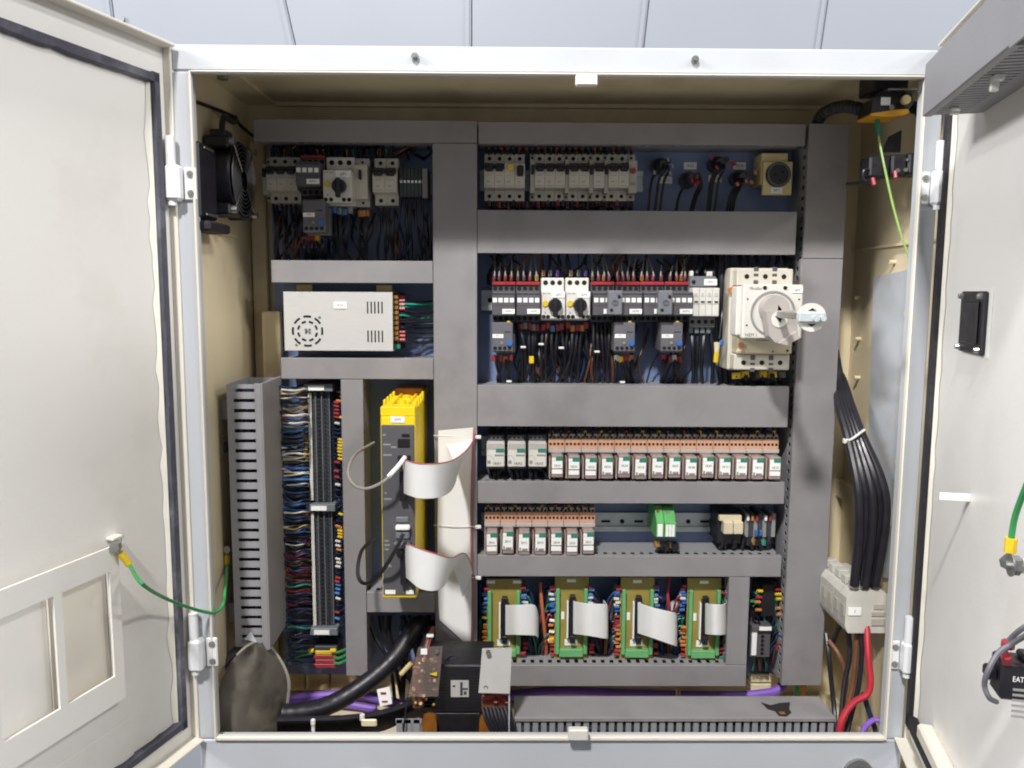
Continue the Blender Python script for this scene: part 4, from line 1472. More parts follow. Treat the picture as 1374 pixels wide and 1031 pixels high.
for cname, lst in (('orange', ((-.006, .25), (-.008, .5), (x1-x0+.006, .3), (x1-x0+.008, .1))), ('lug_yellow', ((-.005, .85), (x1-x0+.004, .75), (x1-x0+.006, .6))), ('wirered', ((x1-x0+.004, .9), (-.006, .65)))):
    for dx, fz_ in lst:
        part('wire_sleeve', MB().cyl((x0+dx-.005, .232, z0+fz_*H), (x0+dx+.005, .234, z0+fz_*H-.001), .0028, n=8), cname, sm2)


# ---------------------------------------------------------------- drive
x0, x1, z0, z1 = rect(512, 548, 558, 803, .085)
W, H = x1-x0, z1-z0
yf = .085
dv = thing('servo_drive', 'tall bright yellow drive unit with dark front panel and connectors', 'drive', ((x0+x1)/2, YP-.001, z0))
part('housing', MB().box(x0, x1, yf, .275, z0, z1-.012, .002).box(x0, x1, yf+.02, .277, z1-.012, z1-.004, .001).box(x0, x1, yf, yf+.02, z1-.0125, z1+.002, .001), 'yellow', dv)
mb = MB()
for i in range(7):
    yy = yf+.028+i*.034
    mb.box(x0, x0+.004, yy, yy+.012, z1-.004, z1+.009, .001).box(x1-.004, x1, yy, yy+.012, z1-.004, z1+.009, .001)
    mb.box(x0+.004, x1-.004, yy, yy+.004, z1-.004, z1+.002, .0005)
mb.box(x0+.012, x0+.016, yf+.02, .275, z1-.004, z1+.004).box(x1-.016, x1-.012, yf+.02, .275, z1-.004, z1+.004)
mb.cyl((x0+.5*W, yf+.05, z1-.004), (x0+.5*W, yf+.05, z1+.006), .007, n=10).cyl((x0+.5*W, yf+.11, z1-.004), (x0+.5*W, yf+.11, z1+.006), .007, n=10)
part('top_grille', mb, 'yellow', dv)
part('rear_terminals', MB().box(x0+.002, x1-.002, .235, .277, z1-.004, z1+.013, .002), 'orange', dv)
fp = part('front_panel', MB().box(x0+.0014, x1-.0014, yf-.0025, yf+.0005, z0+.006, z1-.0255, .001), 'driveface', dv)
label_plate(dv, x0+.30*W, x0+.70*W, z1-.022, z1-.0125, yf-.0001, 'GM1')
part('lower_label', MB().box(x0+.08*W, x0+.38*W, yf-.0035, yf-.0026, z0+.008, z0+.0145).box(x0+.70*W, x1-.08*W, yf-.0035, yf-.0026, z0+.008, z0+.0145), 'label', dv)
mb = MB()
for (u, v, wd) in ((.06, .955, .1), (.08, .90, .22), (.30, .885, .16), (.07, .84, .25), (.10, .62, .06), (.08, .585, .22), (.08, .34, .12), (.08, .315, .16), (.08, .29, .12), (.12, .20, .12), (.12, .19, .16)):
    mb.box(x0+u*W, x0+(u+wd)*W, yf-.0029, yf-.0024, z0+v*(H-.03), z0+v*(H-.03)+.0026)
part('print', mb, 'print_grey', fp)
mb = MB()
mb.box(x0+.5*W, x0+.85*W, yf-.004, yf-.0024, z0+.80*H, z0+.845*H, .0008)
mb.box(x0+.5*W, x0+.86*W, yf-.006, yf-.0024, z0+.70*H, z0+.76*H, .001)
mb.box(x0+.62*W, x0+.84*W, yf-.004, yf-.0024, z0+.855*H, z0+.87*H, .0005)
part('connector_socket', mb, 'hole', fp)
part('header', MB().box(x0+.56*W, x0+.74*W, yf-.016, yf-.0024, z0+.53*H, z0+.69*H, .001), 'black', fp)
part('header', MB().box(x0+.56*W, x0+.74*W, yf-.016, yf-.0024, z0+.09*H, z0+.27*H, .001), 'black', fp)
part('connector_shell', MB().box(x0+.42*W, x0+.82*W, yf-.010, yf-.0024, z0+.325*H, z0+.365*H, .002), 'timer', fp)
part('connector_shell', MB().box(x0+.42*W, x0+.84*W, yf-.014, yf-.0024, z0+.375*H, z0+.40*H, .002), 'label', fp)
part('connector_shell', MB().box(x0+.42*W, x0+.80*W, yf-.006, yf-.0024, z0+.41*H, z0+.44*H, .002), 'timer', fp)
part('plug', MB().box(x0+.36*W, x0+.86*W, yf-.022, yf-.0024, z0+.285*H, z0+.322*H, .003), 'contactor', fp)
dx0, dx1, dz0, dz1 = x0, x1, z0, z1

# long ribbon cables from the drive
yr = YD-.0025
def ribbon_thing(label, A, B, parts_red=True, m=None, nw=24):
    o = solo('ribbon_cable', MB().strip(A, B, .001, 8, nw, .0004), 'ribbon', label, 'ribbon cable', 'long ribbon cables from the drive')
    return o
# the flat run on the middle duct
A = [at(588, 578, yr-.004), at(588, 640, yr), at(587, 720, yr-.002), at(588, 800, yr), at(590, 832, yr-.002)]
B = [at(636, 574, yr-.010), at(633, 640, yr), at(632, 720, yr-.002), at(634, 800, yr), at(632, 870, yr-.004)]
fr = ribbon_thing('long flat white ribbon cable tied along the middle duct', A, B)
mb = MB().strip([p+Vector((-.0012, -.0012, 0)) for p in B], [p+Vector((.0016, -.0012, 0)) for p in B], .0008, 8, 1)
part('edge_stripe', mb.xf(lambda x, y, z: (x, y, z)), 'ribbonred', fr)
mb = MB()
for py in (584, 704, 772, 868):
    a, b = at(582, py, yr), at(641, py+2, yr)
    if py < 800:
        mb.tube([(a.x, yr-.004, a.z), ((a.x+b.x)/2, yr-.006, (a.z+b.z)/2), (b.x, yr-.004, b.z)], .0007, 6, 5)
    mb.box(b.x-.004, b.x+.006, yr-.008, yr-.003, b.z-.003, b.z+.003, .001)
part('cable_tie', mb, 'tie', fr)
# first loop
def loop(label, top, bot, m='ribbon'):
    A = [at(*p) for p in top]; B = [at(*p) for p in bot]
    o = ribbon_thing(label, A, B)
    part('edge_stripe', MB().strip([p+Vector((0, -.0008, .0006)) for p in A], [p+Vector((0, -.0008, -.0010)) for p in A], .0014, 8, 1), 'ribbonred', o)
loop('upper ribbon cable loop bulging from the yellow drive to the flat run',
     [(541, 616, .072), (549, 619, .045), (563, 622, .036), (585, 622, .045), (606, 618, .085), (624, 606, .145), (634, 592, .192), (636, 580, .199)],
     [(542, 662, .072), (549, 665, .045), (564, 669, .036), (586, 668, .045), (604, 660, .085), (612, 640, .145), (606, 612, .192), (588, 580, .201)])
loop('lower ribbon cable loop folding over against the flat run',
     [(543, 731, .072), (550, 731, .045), (566, 737, .034), (588, 744, .036), (606, 748, .060), (622, 742, .110), (630, 752, .165), (634, 768, .199)],
     [(545, 775, .072), (551, 780, .045), (564, 790, .034), (582, 793, .036), (596, 786, .060), (606, 765, .110), (612, 772, .165), (620, 800, .200)])
# grey cable loop with white plug, black cable loop
gc = thing('signal_cable', 'thin grey cable loop with white heat-shrink end plugged into drive', 'cable', at(530, 640, .06))
part('cable', MB().tube([at(545, 612, .06), at(528, 633, .05), at(512, 648, .045), at(490, 656, .05), at(473, 649, .07), at(467, 632, .1), at(475, 612, .15), at(488, 602, .19), at(502, 594, .22)], .0024, 8, 6), 'wiregrey', gc)
part('sleeve', MB().tube([at(544, 613, .06), at(533, 627, .053), at(521, 640, .048)], .0035, 8, 4), 'label', gc)
bc = thing('signal_cable', 'black cable loop hanging from the lower drive plug', 'cable', at(520, 760, .06))
part('cable', MB().tube([at(541, 716, .055), at(533, 734, .05), at(516, 762, .06), at(500, 780, .09), at(486, 782, .11), at(480, 768, .12), at(484, 742, .14), at(495, 728, .17), at(503, 722, .22)], .003, 8, 6), 'wireblack', bc)

# ---------------------------------------------------------------- terminal column
x0, x1, z0, z1 = rect(415, 514, 447, 852, .225)
W, H = x1-x0, z1-z0
tc = thing('terminal_column', 'tall column of dark feed-through terminals with clear marker strip', 'terminal block', ((x0+x1)/2, YP-.001, z0))
n = 62
for i in range(n):
    a = z0+H*i/n
    if i not in (0, 31, 32, 60, 61):
        part('terminal', MB().prism([(x0, .246), (x0+.18*W, .235), (x0+.82*W, .235), (x1, .246), (x1, YP-.001), (x0, YP-.001)], a+.0004, a+H/n-.0004, axis='z'), 'termgrey', tc)
for za in (z0, z0+H*31/n, z0+H*60/n):
    part('end_bracket', MB().box(x0-.004, x1+.004, .222, YP-.001, za, za+H*1.8/n, .001), 'timer', tc)
    part('marker_label', MB().box(x0+.004, x0+.75*W, .2208, .2219, za+.002, za+H*1.4/n), 'label', tc)
part('marker_strip', MB().box(x0+.03*W, x0+.16*W, .2295, .2335, z0+H*2/n, z0+H*30.5/n).box(x0+.03*W, x0+.16*W, .2295, .2335, z0+H*33.5/n, z0+H*59.5/n), 'wirewhite', tc)
mb = MB()
for i in range(n):
    if i % 1 == 0 and i > 1 and i not in (31, 32, 60, 61):
        a = z0+H*(i+.5)/n
        mb.box(x0+.38*W, x0+.50*W, .2342, .2352, a-.0022, a+.0022).box(x0+.66*W, x0+.74*W, .2342, .2352, a-.002, a+.002)
part('screw_slots', mb, 'hole', tc)
mb = MB().box(x0+.30*W, x0+.345*W, .2315, .2349, z0+H*2/n, z0+H*60/n).box(x0+.56*W, x0+.60*W, .2315, .2349, z0+H*2/n, z0+H*60/n).box(x0+.85*W, x0+.9*W, .2345, .238, z0+H*2/n, z0+H*60/n)
part('jumper_rail', mb, 'contactor_light', tc)
cx0, cx1 = x0, x1

# wiring left of the column; extra navy and black put its shading into colour
bands = [(516, 560, ['wirewhite', 'wirebrown', 'beigeplastic', 'navy', 'navy', 'wireblack', 'navy']), (560, 575, ['wirered', 'wirewhite', 'navy']), (575, 600, ['darkblue', 'navy', 'tabgreen', 'wireblack', 'navy', 'wireblack']),
         (600, 612, ['wirewhite', 'wiregrey', 'navy']), (612, 628, ['navy', 'navy', 'wiregrey']), (628, 650, ['lightblue', 'blue', 'wirewhite']), (650, 676, ['navy', 'darkblue', 'navy']), (676, 690, ['lightblue', 'wirered', 'darkblue']),
         (690, 712, ['beigeplastic', 'navy', 'wirewhite']), (712, 745, ['wirered', 'darkblue', 'wirewhite', 'navy', 'wireblack', 'navy', 'wireblack']), (745, 790, ['wirered', 'darkblue', 'wirered', 'navy', 'tabgreen', 'wireblack', 'navy', 'wireblack']), (790, 830, ['wirered', 'blue', 'navy', 'navy', 'wireblack', 'navy', 'wireblack']), (830, 868, ['navy', 'darkblue', 'tabgreen', 'navy', 'wireblack', 'navy', 'wireblack']), (868, 896, ['navy', 'navy', 'tabgreen'])]
byc = {}
rnd = random.Random(11)
for (ya, yb, cols) in bands:
    y = ya
    while y < yb:
        c = rnd.choice(cols)
        mbw = byc.setdefault(c, MB())
        yy = y+rnd.uniform(-2, 2)
        dep = rnd.uniform(.205, .25)
        p0 = at(381, yy+rnd.uniform(-3, 3), .19)
        p0 = Vector((xs1+.002, rnd.uniform(.186, .20), p0.z))
        p1 = at(395, yy+rnd.uniform(-1, 4), dep-.01)
        p2 = at(409, yy+rnd.uniform(-3, 2), dep)
        p3 = Vector((cx0+.003, .25, at(416, yy, .25).z))
        mbw.tube([p0, p1, p2, p3], rnd.uniform(.0011, .0018), 6, 4)
        y += rnd.uniform(1.3, 2.4)
tw = thing('terminal_wiring', 'many coloured wires fanning from the wall duct to the terminal column', 'wires', (xs1, YP-.01, zs0))
for c, mbw in byc.items():
    part('wires', mbw, c, tw, kind='stuff')
# yellow sleeves at the left, coloured sleeves at the right of the column
for cname, spots in (('lug_yellow', [(411, y) for y in (585, 589, 594, 598, 604, 609, 613, 617)]+[(457, y) for y in (560, 590, 594, 598, 602, 606, 611, 616, 690, 712, 716, 720)]),
                     ('wirered', [(452, 540+5*i) for i in range(5)]+[(453, 620), (452, 632), (453, 640), (454, 775), (453, 780), (452, 822)]+[(412, 726), (413, 731), (411, 560)]),
                     ('orange', [(456, 526), (459, 532), (455, 538), (456, 708), (455, 738), (454, 706), (411, 600), (410, 690)]),
                     ('wirewhite', [(454, 726), (454, 732), (454, 750), (455, 755), (454, 760), (454, 803), (453, 568), (454, 650)]),
                     ('lightblue', [(454, 785), (454, 790), (453, 796), (453, 830)])):
    for (px, py) in spots:
        a = at(px, py, .236)
        s = rnd.uniform(-.002, .002)
        part('wire_sleeve', MB().cyl((a.x-.0045, .238+s, a.z), (a.x+.0045, .234+s, a.z-.0008), .0023, n=8), cname, tw)
mb = MB()
for i in range(48):
    py = 524+i*7.0+rnd.uniform(-2, 2)
    a = at(448, py, .245); b = at(462, py+rnd.uniform(-4, 4), .25)
    mb.tube([(cx1-.002, .25, a.z), ((a.x+b.x)/2, .238, a.z-.001), (b.x, .25, b.z)], .0015, 6, 4)
part('wires', mb, 'navy', tw, kind='stuff')
# earth terminals at the foot of the column
x0, x1, z0, z1 = rect(420, 868, 452, 898, .235)
et = thing('earth_terminal', 'red and yellow earth terminals with green wires at the column foot', 'terminal block', ((x0+x1)/2, YP-.001, z0))
for i in range(5):
    a = z0+(z1-z0)*i/5
    part('terminal', MB().box(x0+.003*(i % 2), x1-.003*(i % 2), .238, YP-.001, a, a+(z1-z0)/5-.0008, .001), ('red', 'wirered', 'red', 'lug_yellow', 'termgrey')[i], et)
mb = MB()
for i, py in enumerate((874, 889, 882)):
    a = at(449, py, .236); b = at(462, py-2, .236)
    mb.tube([(a.x, .234, a.z), ((a.x+b.x)/2, .23, a.z+.001), (b.x+.004, .24, b.z)], .0026, 7, 4)
mb.tube([at(418, 876, .234), at(404, 880, .225), at(392, 884, .22), at(382, 888, .2)], .0022, 7, 5)
part('wire', mb, 'wiregreen', et)
mb = MB()
for px in (418, 448):
    a = at(px, 873, .234)
    mb.cyl((a.x-.006, .234, a.z), (a.x+.004, .234, a.z), .004, n=8)
part('lug', mb, 'lug_yellow', et)


# ---------------------------------------------------------------- wire bundles at the devices
def drops(label, xs, y0, y1, yfrom=.238, yto=.262, r=.0027, m='wireblack', spread=8, grp='black wire drops under the devices', sleeves=None, jit=2.5, bulge=.012, seed=0):
    rnd = random.Random(seed+int(xs[0]))
    c = at(sum(xs)/len(xs), y0, yfrom)
    t = thing('wire_bundle', label, 'wires', (c.x, YP-.02, c.z), grp)
    for i, x in enumerate(xs):
        a = at(x, y0+rnd.uniform(-1, 1), yfrom)
        x2 = x+rnd.uniform(-spread, spread)
        b = at((x+x2)/2+rnd.uniform(-jit, jit), y0*.6+y1*.4, yfrom-bulge*rnd.uniform(.2, 1))
        d = at(x2+rnd.uniform(-jit, jit), y0*.25+y1*.75, yto-.006)
        e = at(x2, y1, yto)
        part('wire', MB().tube([a, b, d, e], r, 6, 4), m, t)
    if sleeves:
        for cname in set(sleeves):
            for i, x in enumerate(xs):
                if sleeves[i % len(sleeves)] == cname:
                    a = at(x, y0+rnd.uniform(0, 5), yfrom-.001)
                    mb = MB().cyl((a.x, a.y, a.z+.004), (a.x+rnd.uniform(-.001, .001), a.y-.002, a.z-.006), r*1.75, n=8)
                    part('wire_sleeve', mb, cname, t)
    return t


SL = ['red', 'wirered', 'orange', 'wirewhite']
drops('black wires under the leftmost overload relay', [664, 671, 678, 685], 478, 518, sleeves=['red', 'wirered', 'orange', 'wirered'])
drops('black wires with white tie under the second contactor', [698, 704, 710, 716, 720], 436, 518, sleeves=['wirered', 'print_grey'], spread=8)
drops('black wires under the left white motor starter', [729, 735, 741, 748, 753], 436, 518, sleeves=['red', 'wirered', 'lightblue'], r=.0026)
drops('black wires under the right white motor starter', [762, 768, 775, 781, 786], 436, 518, sleeves=['wirered', 'orange'], r=.0026, spread=9)
drops('black wires leaning together between starter and overload relay', [796, 801, 806, 812, 818], 434, 518, spread=5)
drops('black wires under the overload relay right of the motor starters', [827, 833, 839, 846], 478, 518, sleeves=['wirewhite', 'lug_yellow', 'red', 'orange'])
drops('black wires under the overload relay beside the surge arrester', [890, 897, 904, 911], 478, 518, sleeves=['red', 'wirered', 'wirewhite'])
drops('four black wires dropping from the surge arrester', [928, 936, 945, 953], 444, 518, r=.0032, spread=3)
drops('black cable bundle between surge arrester and main breaker', [966, 970, 974, 978], 345, 518, yfrom=.245, r=.0035, spread=4)
drops('thick dark wires with yellow sleeves under the main breaker', [988, 999, 1012, 1023, 1036, 1048], 500, 520, sleeves=['lug_yellow', 'lug_yellow', 'contactor'], r=.0045, yfrom=.225, spread=2)
drops('black wires under the upper left three pole breaker', [367, 372, 378, 384, 390, 397], 275, 352, spread=5, seed=3)
drops('black wires under the upper left overload relay', [409, 415, 420, 426, 432], 318, 352, sleeves=['steel', 'wirered', 'wirered', 'lug_yellow'], spread=3)
drops('black wires under the upper left motor starter', [442, 449, 456, 463, 470], 281, 352, sleeves=['print_grey', 'lightblue'], spread=6)
drops('black wires under the slim side contact of the upper left starter', [484, 489, 493], 282, 352, sleeves=['brass', 'orange'], spread=4)
drops('black wires under the two pole breaker by the dark terminals', [507, 515, 522, 530], 279, 352, spread=3)
drops('black wires under the dark terminals of the upper left rail', [538, 543, 548, 553, 558, 563, 568, 573], 266, 352, spread=5, r=.0019)
# wires above: from ducts down to devices
def risers(label, xs, y0, y1, m='wireblack', sleeves=None, r=.0013, grp='thin wires above the devices', seed=0, lean=5):
    rnd = random.Random(seed+int(xs[0]))
    c = at(sum(xs)/len(xs), y1, .24)
    t = thing('wire_bundle', label, 'wires', (c.x, YP-.02, c.z), grp)
    for x in xs:
        a = at(x, y1, .238)
        b = at(x+rnd.uniform(-1, 1), y1-.3*(y1-y0), .232)
        e = at(x+rnd.uniform(-lean, lean), y0, .268)
        part('wire', MB().tube([a, b, e], r, 6, 4), m, t)
    if sleeves:
        for cname in set(sleeves):
            for i, x in enumerate(xs):
                if sleeves[i % len(sleeves)] == cname:
                    a = at(x, y1-2, .2375)
                    part('wire_sleeve', MB().cyl((a.x, a.y, a.z-.002), (a.x, a.y-.001, a.z+.008), .0028, n=8), cname, t)
risers('thin wires with red sleeves entering the two left contactors', [663, 670, 678, 686, 695, 703, 711, 720], 342, 377, 'wiregrey', ['wirered', 'wirebrown', 'red', 'wirered', 'wirebrown', 'wirebrown', 'wirered', 'lug_yellow'])
risers('thin wires with pink and grey sleeves above the two motor starters', [729, 738, 748, 766, 776, 786], 342, 371, 'wireblack', ['salmon', 'print_grey', 'purple'])
risers('thin wires with red and orange sleeves above the right hand contactors', [795, 803, 810, 817, 829, 836, 843, 850, 861, 868, 876, 887, 899, 908, 914, 919], 342, 377, 'wiregrey', ['wirebrown', 'wirered', 'orange', 'wirered', 'red', 'wirered'], lean=9)
risers('dark wires above the main breaker', [995, 1005, 1018, 1030, 1043, 1054], 342, 362, 'wireblack', None, .004)
risers('black wires above the surge arrester', [928, 935, 946, 953, 958], 342, 372, 'wireblack', None, .003)
risers('dark wires above the long breaker row', [656+8.3*i for i in range(24)], 193, 207, 'wireblack', ['wirebrown', 'navy', 'wirered'], .002)
risers('dark wires above the upper left devices', [366+8.4*i for i in range(20)], 190, 210, 'wireblack', ['navy', 'navy', 'orange', 'tabgreen', 'navy'], .002)
drops('dark wires under the long breaker row', [656+6.6*i for i in range(30)], 272, 285, sleeves=['wirebrown', 'navy', 'wirered', 'navy'], r=.002, yfrom=.25, grp='short dark wires under the breakers')
risers('dark wires with yellow sleeves above the three wide relays', [657, 663, 671, 676, 684, 690, 697, 703, 711, 718, 725, 731], 573, 591, 'wireblack', ['brass', 'wireblack', 'brass'], .0018)
risers('short wires with mixed sleeves above the long relay row', [741+11*i for i in range(28)], 573, 586, 'wireblack', ['wirebrown', 'wireblack', 'wirered', 'wireblack', 'lug_yellow', 'wireblack', 'lug_yellow'], .0018)
risers('short wires with mixed sleeves above the short relay row', [655+9*i for i in range(16)], 676, 685, 'wireblack', ['brass', 'wireblack', 'wirered', 'wireblack'], .0018)
drops('dark wires under the long relay row', [742+10.5*i for i in range(29)], 636, 649, sleeves=['wireblack', 'wirebrown', 'wiregrey', 'wireblack', 'wirered'], r=.003, yfrom=.228, yto=.245, grp='short dark wires under the relays')
drops('dark wires under the three wide relays', [656, 664, 672, 684, 692, 700, 712, 720, 729], 630, 649, r=.0035, yfrom=.235, yto=.25, grp='short dark wires under the relays')
drops('dark wires under the short relay row', [656+9.5*i for i in range(15)], 737, 748, sleeves=['wireblack', 'wirered', 'wiregrey', 'wireblack', 'orange'], r=.003, yfrom=.228, yto=.245, grp='short dark wires under the relays')
drops('black wires under the green isolators', [882, 887, 892, 897, 902, 906], 728, 748, r=.004, yfrom=.222, yto=.245, spread=2, sleeves=['brass', 'wireblack', 'wireblack'], grp='short dark wires under the relays')
drops('dark wires under the beige relay pair', [968, 975, 983, 990, 997], 720, 748, r=.0025, yfrom=.24, sleeves=['orange', 'wireblack', 'wirered'], grp='short dark wires under the relays')
drops('dark wires under the grey terminals after the beige relays', [1004, 1010, 1017, 1024, 1032], 722, 748, r=.0032, yfrom=.24, sleeves=['wireblack', 'brass', 'wireblack', 'tabgreen'], grp='short dark wires under the relays')
# loose wires tangled behind the devices
def tangle(label, xa, xb, y0, y1, n, seed, cols=('wireblack', 'wireblack', 'navy', 'wireblack', 'wirebrown')):
    rnd = random.Random(seed)
    c = at((xa+xb)/2, y1, .26)
    t = thing('wire_bundle', label, 'wires', (c.x, YP-.01, c.z), 'loose wires tangled behind the devices')
    for i in range(n):
        x = rnd.uniform(xa, xb)
        x2 = min(xb, max(xa, x+rnd.uniform(-26, 26)))
        x3 = min(xb, max(xa, x2+rnd.uniform(-18, 18)))
        part('wire', MB().tube([at(x, y0+rnd.uniform(-3, 6), .262), at((x+x2)/2+rnd.uniform(-5, 5), y0+(y1-y0)*.35, .25+rnd.uniform(-.012, .015)), at(x2, y0+(y1-y0)*.65, .252+rnd.uniform(-.012, .015)), at(x3, y1, .266)], rnd.uniform(.0015, .0026), 6, 4), rnd.choice(cols), t)
tangle('loose dark wires tangled under the contactors and motor starters', 690, 822, 436, 517, 34, 41)
tangle('loose dark wires tangled between middle overload relay and surge arrester', 846, 930, 436, 517, 14, 42)
tangle('loose dark wires behind the contactor tops', 655, 975, 343, 382, 46, 43)
tangle('loose dark wires tangled under the upper left devices', 372, 578, 282, 350, 40, 44)
tangle('loose dark wires above the upper left devices', 366, 578, 191, 214, 34, 45)
# cable ties and strays in the contactor row
t = thing('cable_lamp', 'small lamp holder with yellow sleeve hanging beside the main breaker', 'lamp holder', at(961, 470, .21))
a = at(962, 466, .205)
part('bulb', MB().cyl((a.x, .205, a.z+.008), (a.x, .205, a.z-.008), .0055, .004, 12), 'beigegrey', t)
part('yellow_sleeve', MB().cyl((a.x, .205, a.z-.008), (a.x-.001, .206, a.z-.025), .0042, n=10), 'lug_yellow', t)
part('blue_clip', MB().box(a.x+.004, a.x+.011, .202, .208, a.z+.002, a.z+.012, .002), 'blue', t)
part('wire', MB().tube([at(968, 380, .24), at(969, 420, .235), at(965, 455, .21)], .0012, 6, 4).tube([at(961, 492, .206), at(963, 505, .22), at(965, 518, .26)], .0015, 6, 4), 'wireblack', t)
for (px, py, wh) in ((702, 466, 'second contactor'), (726, 462, 'left edge of the left motor starter'), (753, 467, 'left motor starter at its right'), (801, 472, 'contactor right of the motor starters'), (683, 512, 'leftmost overload relay'), (835, 513, 'middle overload relay')):
    a = at(px, py, .222)
    solo('cable_tie', MB().box(a.x-.0045, a.x+.0045, .218, .224, a.z-.0018, a.z+.0018, .0008), 'tie', 'small white cable tie on black wires under the '+wh, 'cable tie', 'white cable ties under the contactors')
a = at(713, 483, .225)
solo('wire_marker', MB().box(a.x-.004, a.x+.004, .220, .228, a.z-.006, a.z+.006, .001), 'lug_yellow', 'yellow wire marker among black wires under the second contactor', 'wire marker')
a = at(980, 389, .205)
solo('warning_tag', MB().prism([(a.x-.006, a.z+.001), (a.x+.004, a.z+.006), (a.x+.007, a.z-.006), (a.x-.002, a.z-.006)], .2, .204), 'orange', 'small orange clip at the upper left of main breaker', 'clip')

# harness wiring among the circuit boards
def harness(label, xa, xb, y0, y1, n, cols, seed, slv):
    rnd = random.Random(seed)
    c = at((xa+xb)/2, y1, .25)
    t = thing('wire_harness', label, 'wires', (c.x, YP-.01, c.z), 'coloured wiring between the interface boards')
    by = {}
    for i in range(n):
        cn = rnd.choice(cols)
        x = rnd.uniform(xa, xb); 
        ya = y0+rnd.uniform(0, .75)*(y1-y0)
        side = xa if x < (xa+xb)/2 else xb
        m_ = by.setdefault(cn, MB())
        m_.tube([at(side, ya, .245), at((side+x)/2, ya+rnd.uniform(-4, 6), .236+rnd.uniform(0, .012)), at(x, ya+rnd.uniform(12, 26), .25), at(x+rnd.uniform(-3, 3), min(y1, ya+60), .262)], rnd.uniform(.0013, .002), 6, 4)
    for cn, m_ in by.items():
        part('wires', m_, cn, t, kind='stuff')
    by = {}
    for (side, cn, ya, yb, k) in slv:
        for i in range(k):
            m_ = MB()
            a = at((xa if side == 'l' else xb)+rnd.uniform(-1.5, 2.5)*(1 if side == 'l' else -1), ya+(yb-ya)*(i+.5)/k+rnd.uniform(-1, 1), .2335)
            dy = rnd.uniform(-.003, .006)
            m_.cyl((a.x-.0045, .2335+dy, a.z+rnd.uniform(-.0015, .0015)), (a.x+.0045, .2335+dy, a.z), .0027, n=7)
            part('wire_sleeve', m_, cn, t)
    return t
CW = ['navy', 'darkblue', 'wireblack', 'navy', 'wirered', 'tabgreen', 'wireblack']
both = lambda: [('r', 'blue', 792, 822, 6), ('r', 'wirered', 786, 792, 2), ('r', 'wirewhite', 796, 806, 2), ('r', 'orange', 838, 870, 6), ('l', 'lightblue', 790, 815, 5), ('l', 'red', 786, 790, 1), ('l', 'wirered', 860, 880, 3), ('l', 'wirewhite', 800, 812, 2), ('r', 'red', 872, 880, 2)]
harness('wires with blue and orange sleeves left of the half hidden board', 644, 652, 782, 888, 22, CW, 1, [('r', 'lightblue', 796, 824, 6), ('r', 'red', 788, 794, 1), ('r', 'lug_yellow', 828, 832, 1), ('r', 'orange', 836, 862, 6), ('r', 'red', 862, 872, 2)])
h1 = harness('dark wires and orange cable between half hidden and second boards', 703, 741, 782, 890, 60, CW, 2, both()+[('r', 'label', 828, 868, 3), ('r', 'lug_yellow', 856, 862, 1)])
part('cable', MB().tube([at(725, 782, .25), at(727, 810, .24), at(730, 840, .24), at(733, 870, .245), at(732, 892, .26)], .0032, 8, 5), 'wireorange', h1)
h2 = harness('dark wires and brown cable between second and third boards', 792, 829, 782, 890, 60, CW, 3, both()+[('r', 'wirered', 826, 845, 4), ('r', 'beigegrey', 806, 814, 2)])
part('cable', MB().tube([at(815, 840, .25), at(813, 862, .24), at(812, 880, .25), at(812, 892, .262)], .0035, 8, 5), 'wirebrown', h2)
h3 = harness('dark wires and red cable between third and fourth boards', 880, 918, 782, 890, 60, CW, 4, both())
part('cable', MB().tube([at(898, 775, .255), at(896, 795, .245), at(897, 815, .24), at(898, 850, .25), at(897, 888, .262)], .003, 8, 5), 'wirered', h3)
harness('few dark wires squeezed between fourth board and upright duct', 968, 974, 782, 890, 14, CW, 5, [('l', 'wirered', 786, 800, 2), ('l', 'wirered', 862, 878, 3), ('l', 'tabgreen', 880, 890, 2)])
harness('dark and coloured wires crowding the bottom right bay', 1010, 1048, 782, 900, 60, ['wireblack', 'navy', 'wireblack', 'wirebrown', 'tabgreen'], 6, [('r', 'lightblue', 850, 858, 2), ('r', 'wirered', 862, 880, 4), ('l', 'wiregreen', 806, 812, 1)])
x0, x1, z0, z1 = rect(1007, 903, 1034, 926, YB-.03)
solo('bus_bar', MB().box(x0, x1, YB-.034, YB-.004, z0, z0+.4*(z1-z0), .001).box(x0, x1, YB-.034, YB-.004, z0+.5*(z1-z0), z1, .001), 'beigegrey', 'beige stacked bars below the bottom right bay', 'terminal bar')

# ================================================================== FAN, SWITCH AND RIGHT SIDE
# cabinet fan on left wall: faces right, seen obliquely
p = onleft(300, 250)
fy0, fy1 = .085, .215
fz0, fz1 = at(335, 297, .21).z, at(335, 200, .21).z
fcx = XIL+.040
fan = thing('cabinet_fan', 'square black fan with chrome wire guard on the cream left wall', 'fan', (XIL, (fy0+fy1)/2, fz0))
cy_, cz_ = (fy0+fy1)/2, (fz0+fz1)/2
rr = min(fy1-fy0, fz1-fz0)/2
mb = MB()
mb.ring((XIL+.001, cy_, cz_), (1, 0, 0), rr*.93, rr*1.0, .038, 32)
for sy in (-1, 1):
    for sz in (-1, 1):
        mb.box(XIL+.001, XIL+.039, cy_+sy*rr*.70, cy_+sy*rr, cz_+sz*rr*.70, cz_+sz*rr, .003)
part('frame', mb, 'black', fan)
part('hub', MB().cyl((XIL+.006, cy_, cz_), (XIL+.034, cy_, cz_), rr*.36, n=24), 'fanblade', fan)
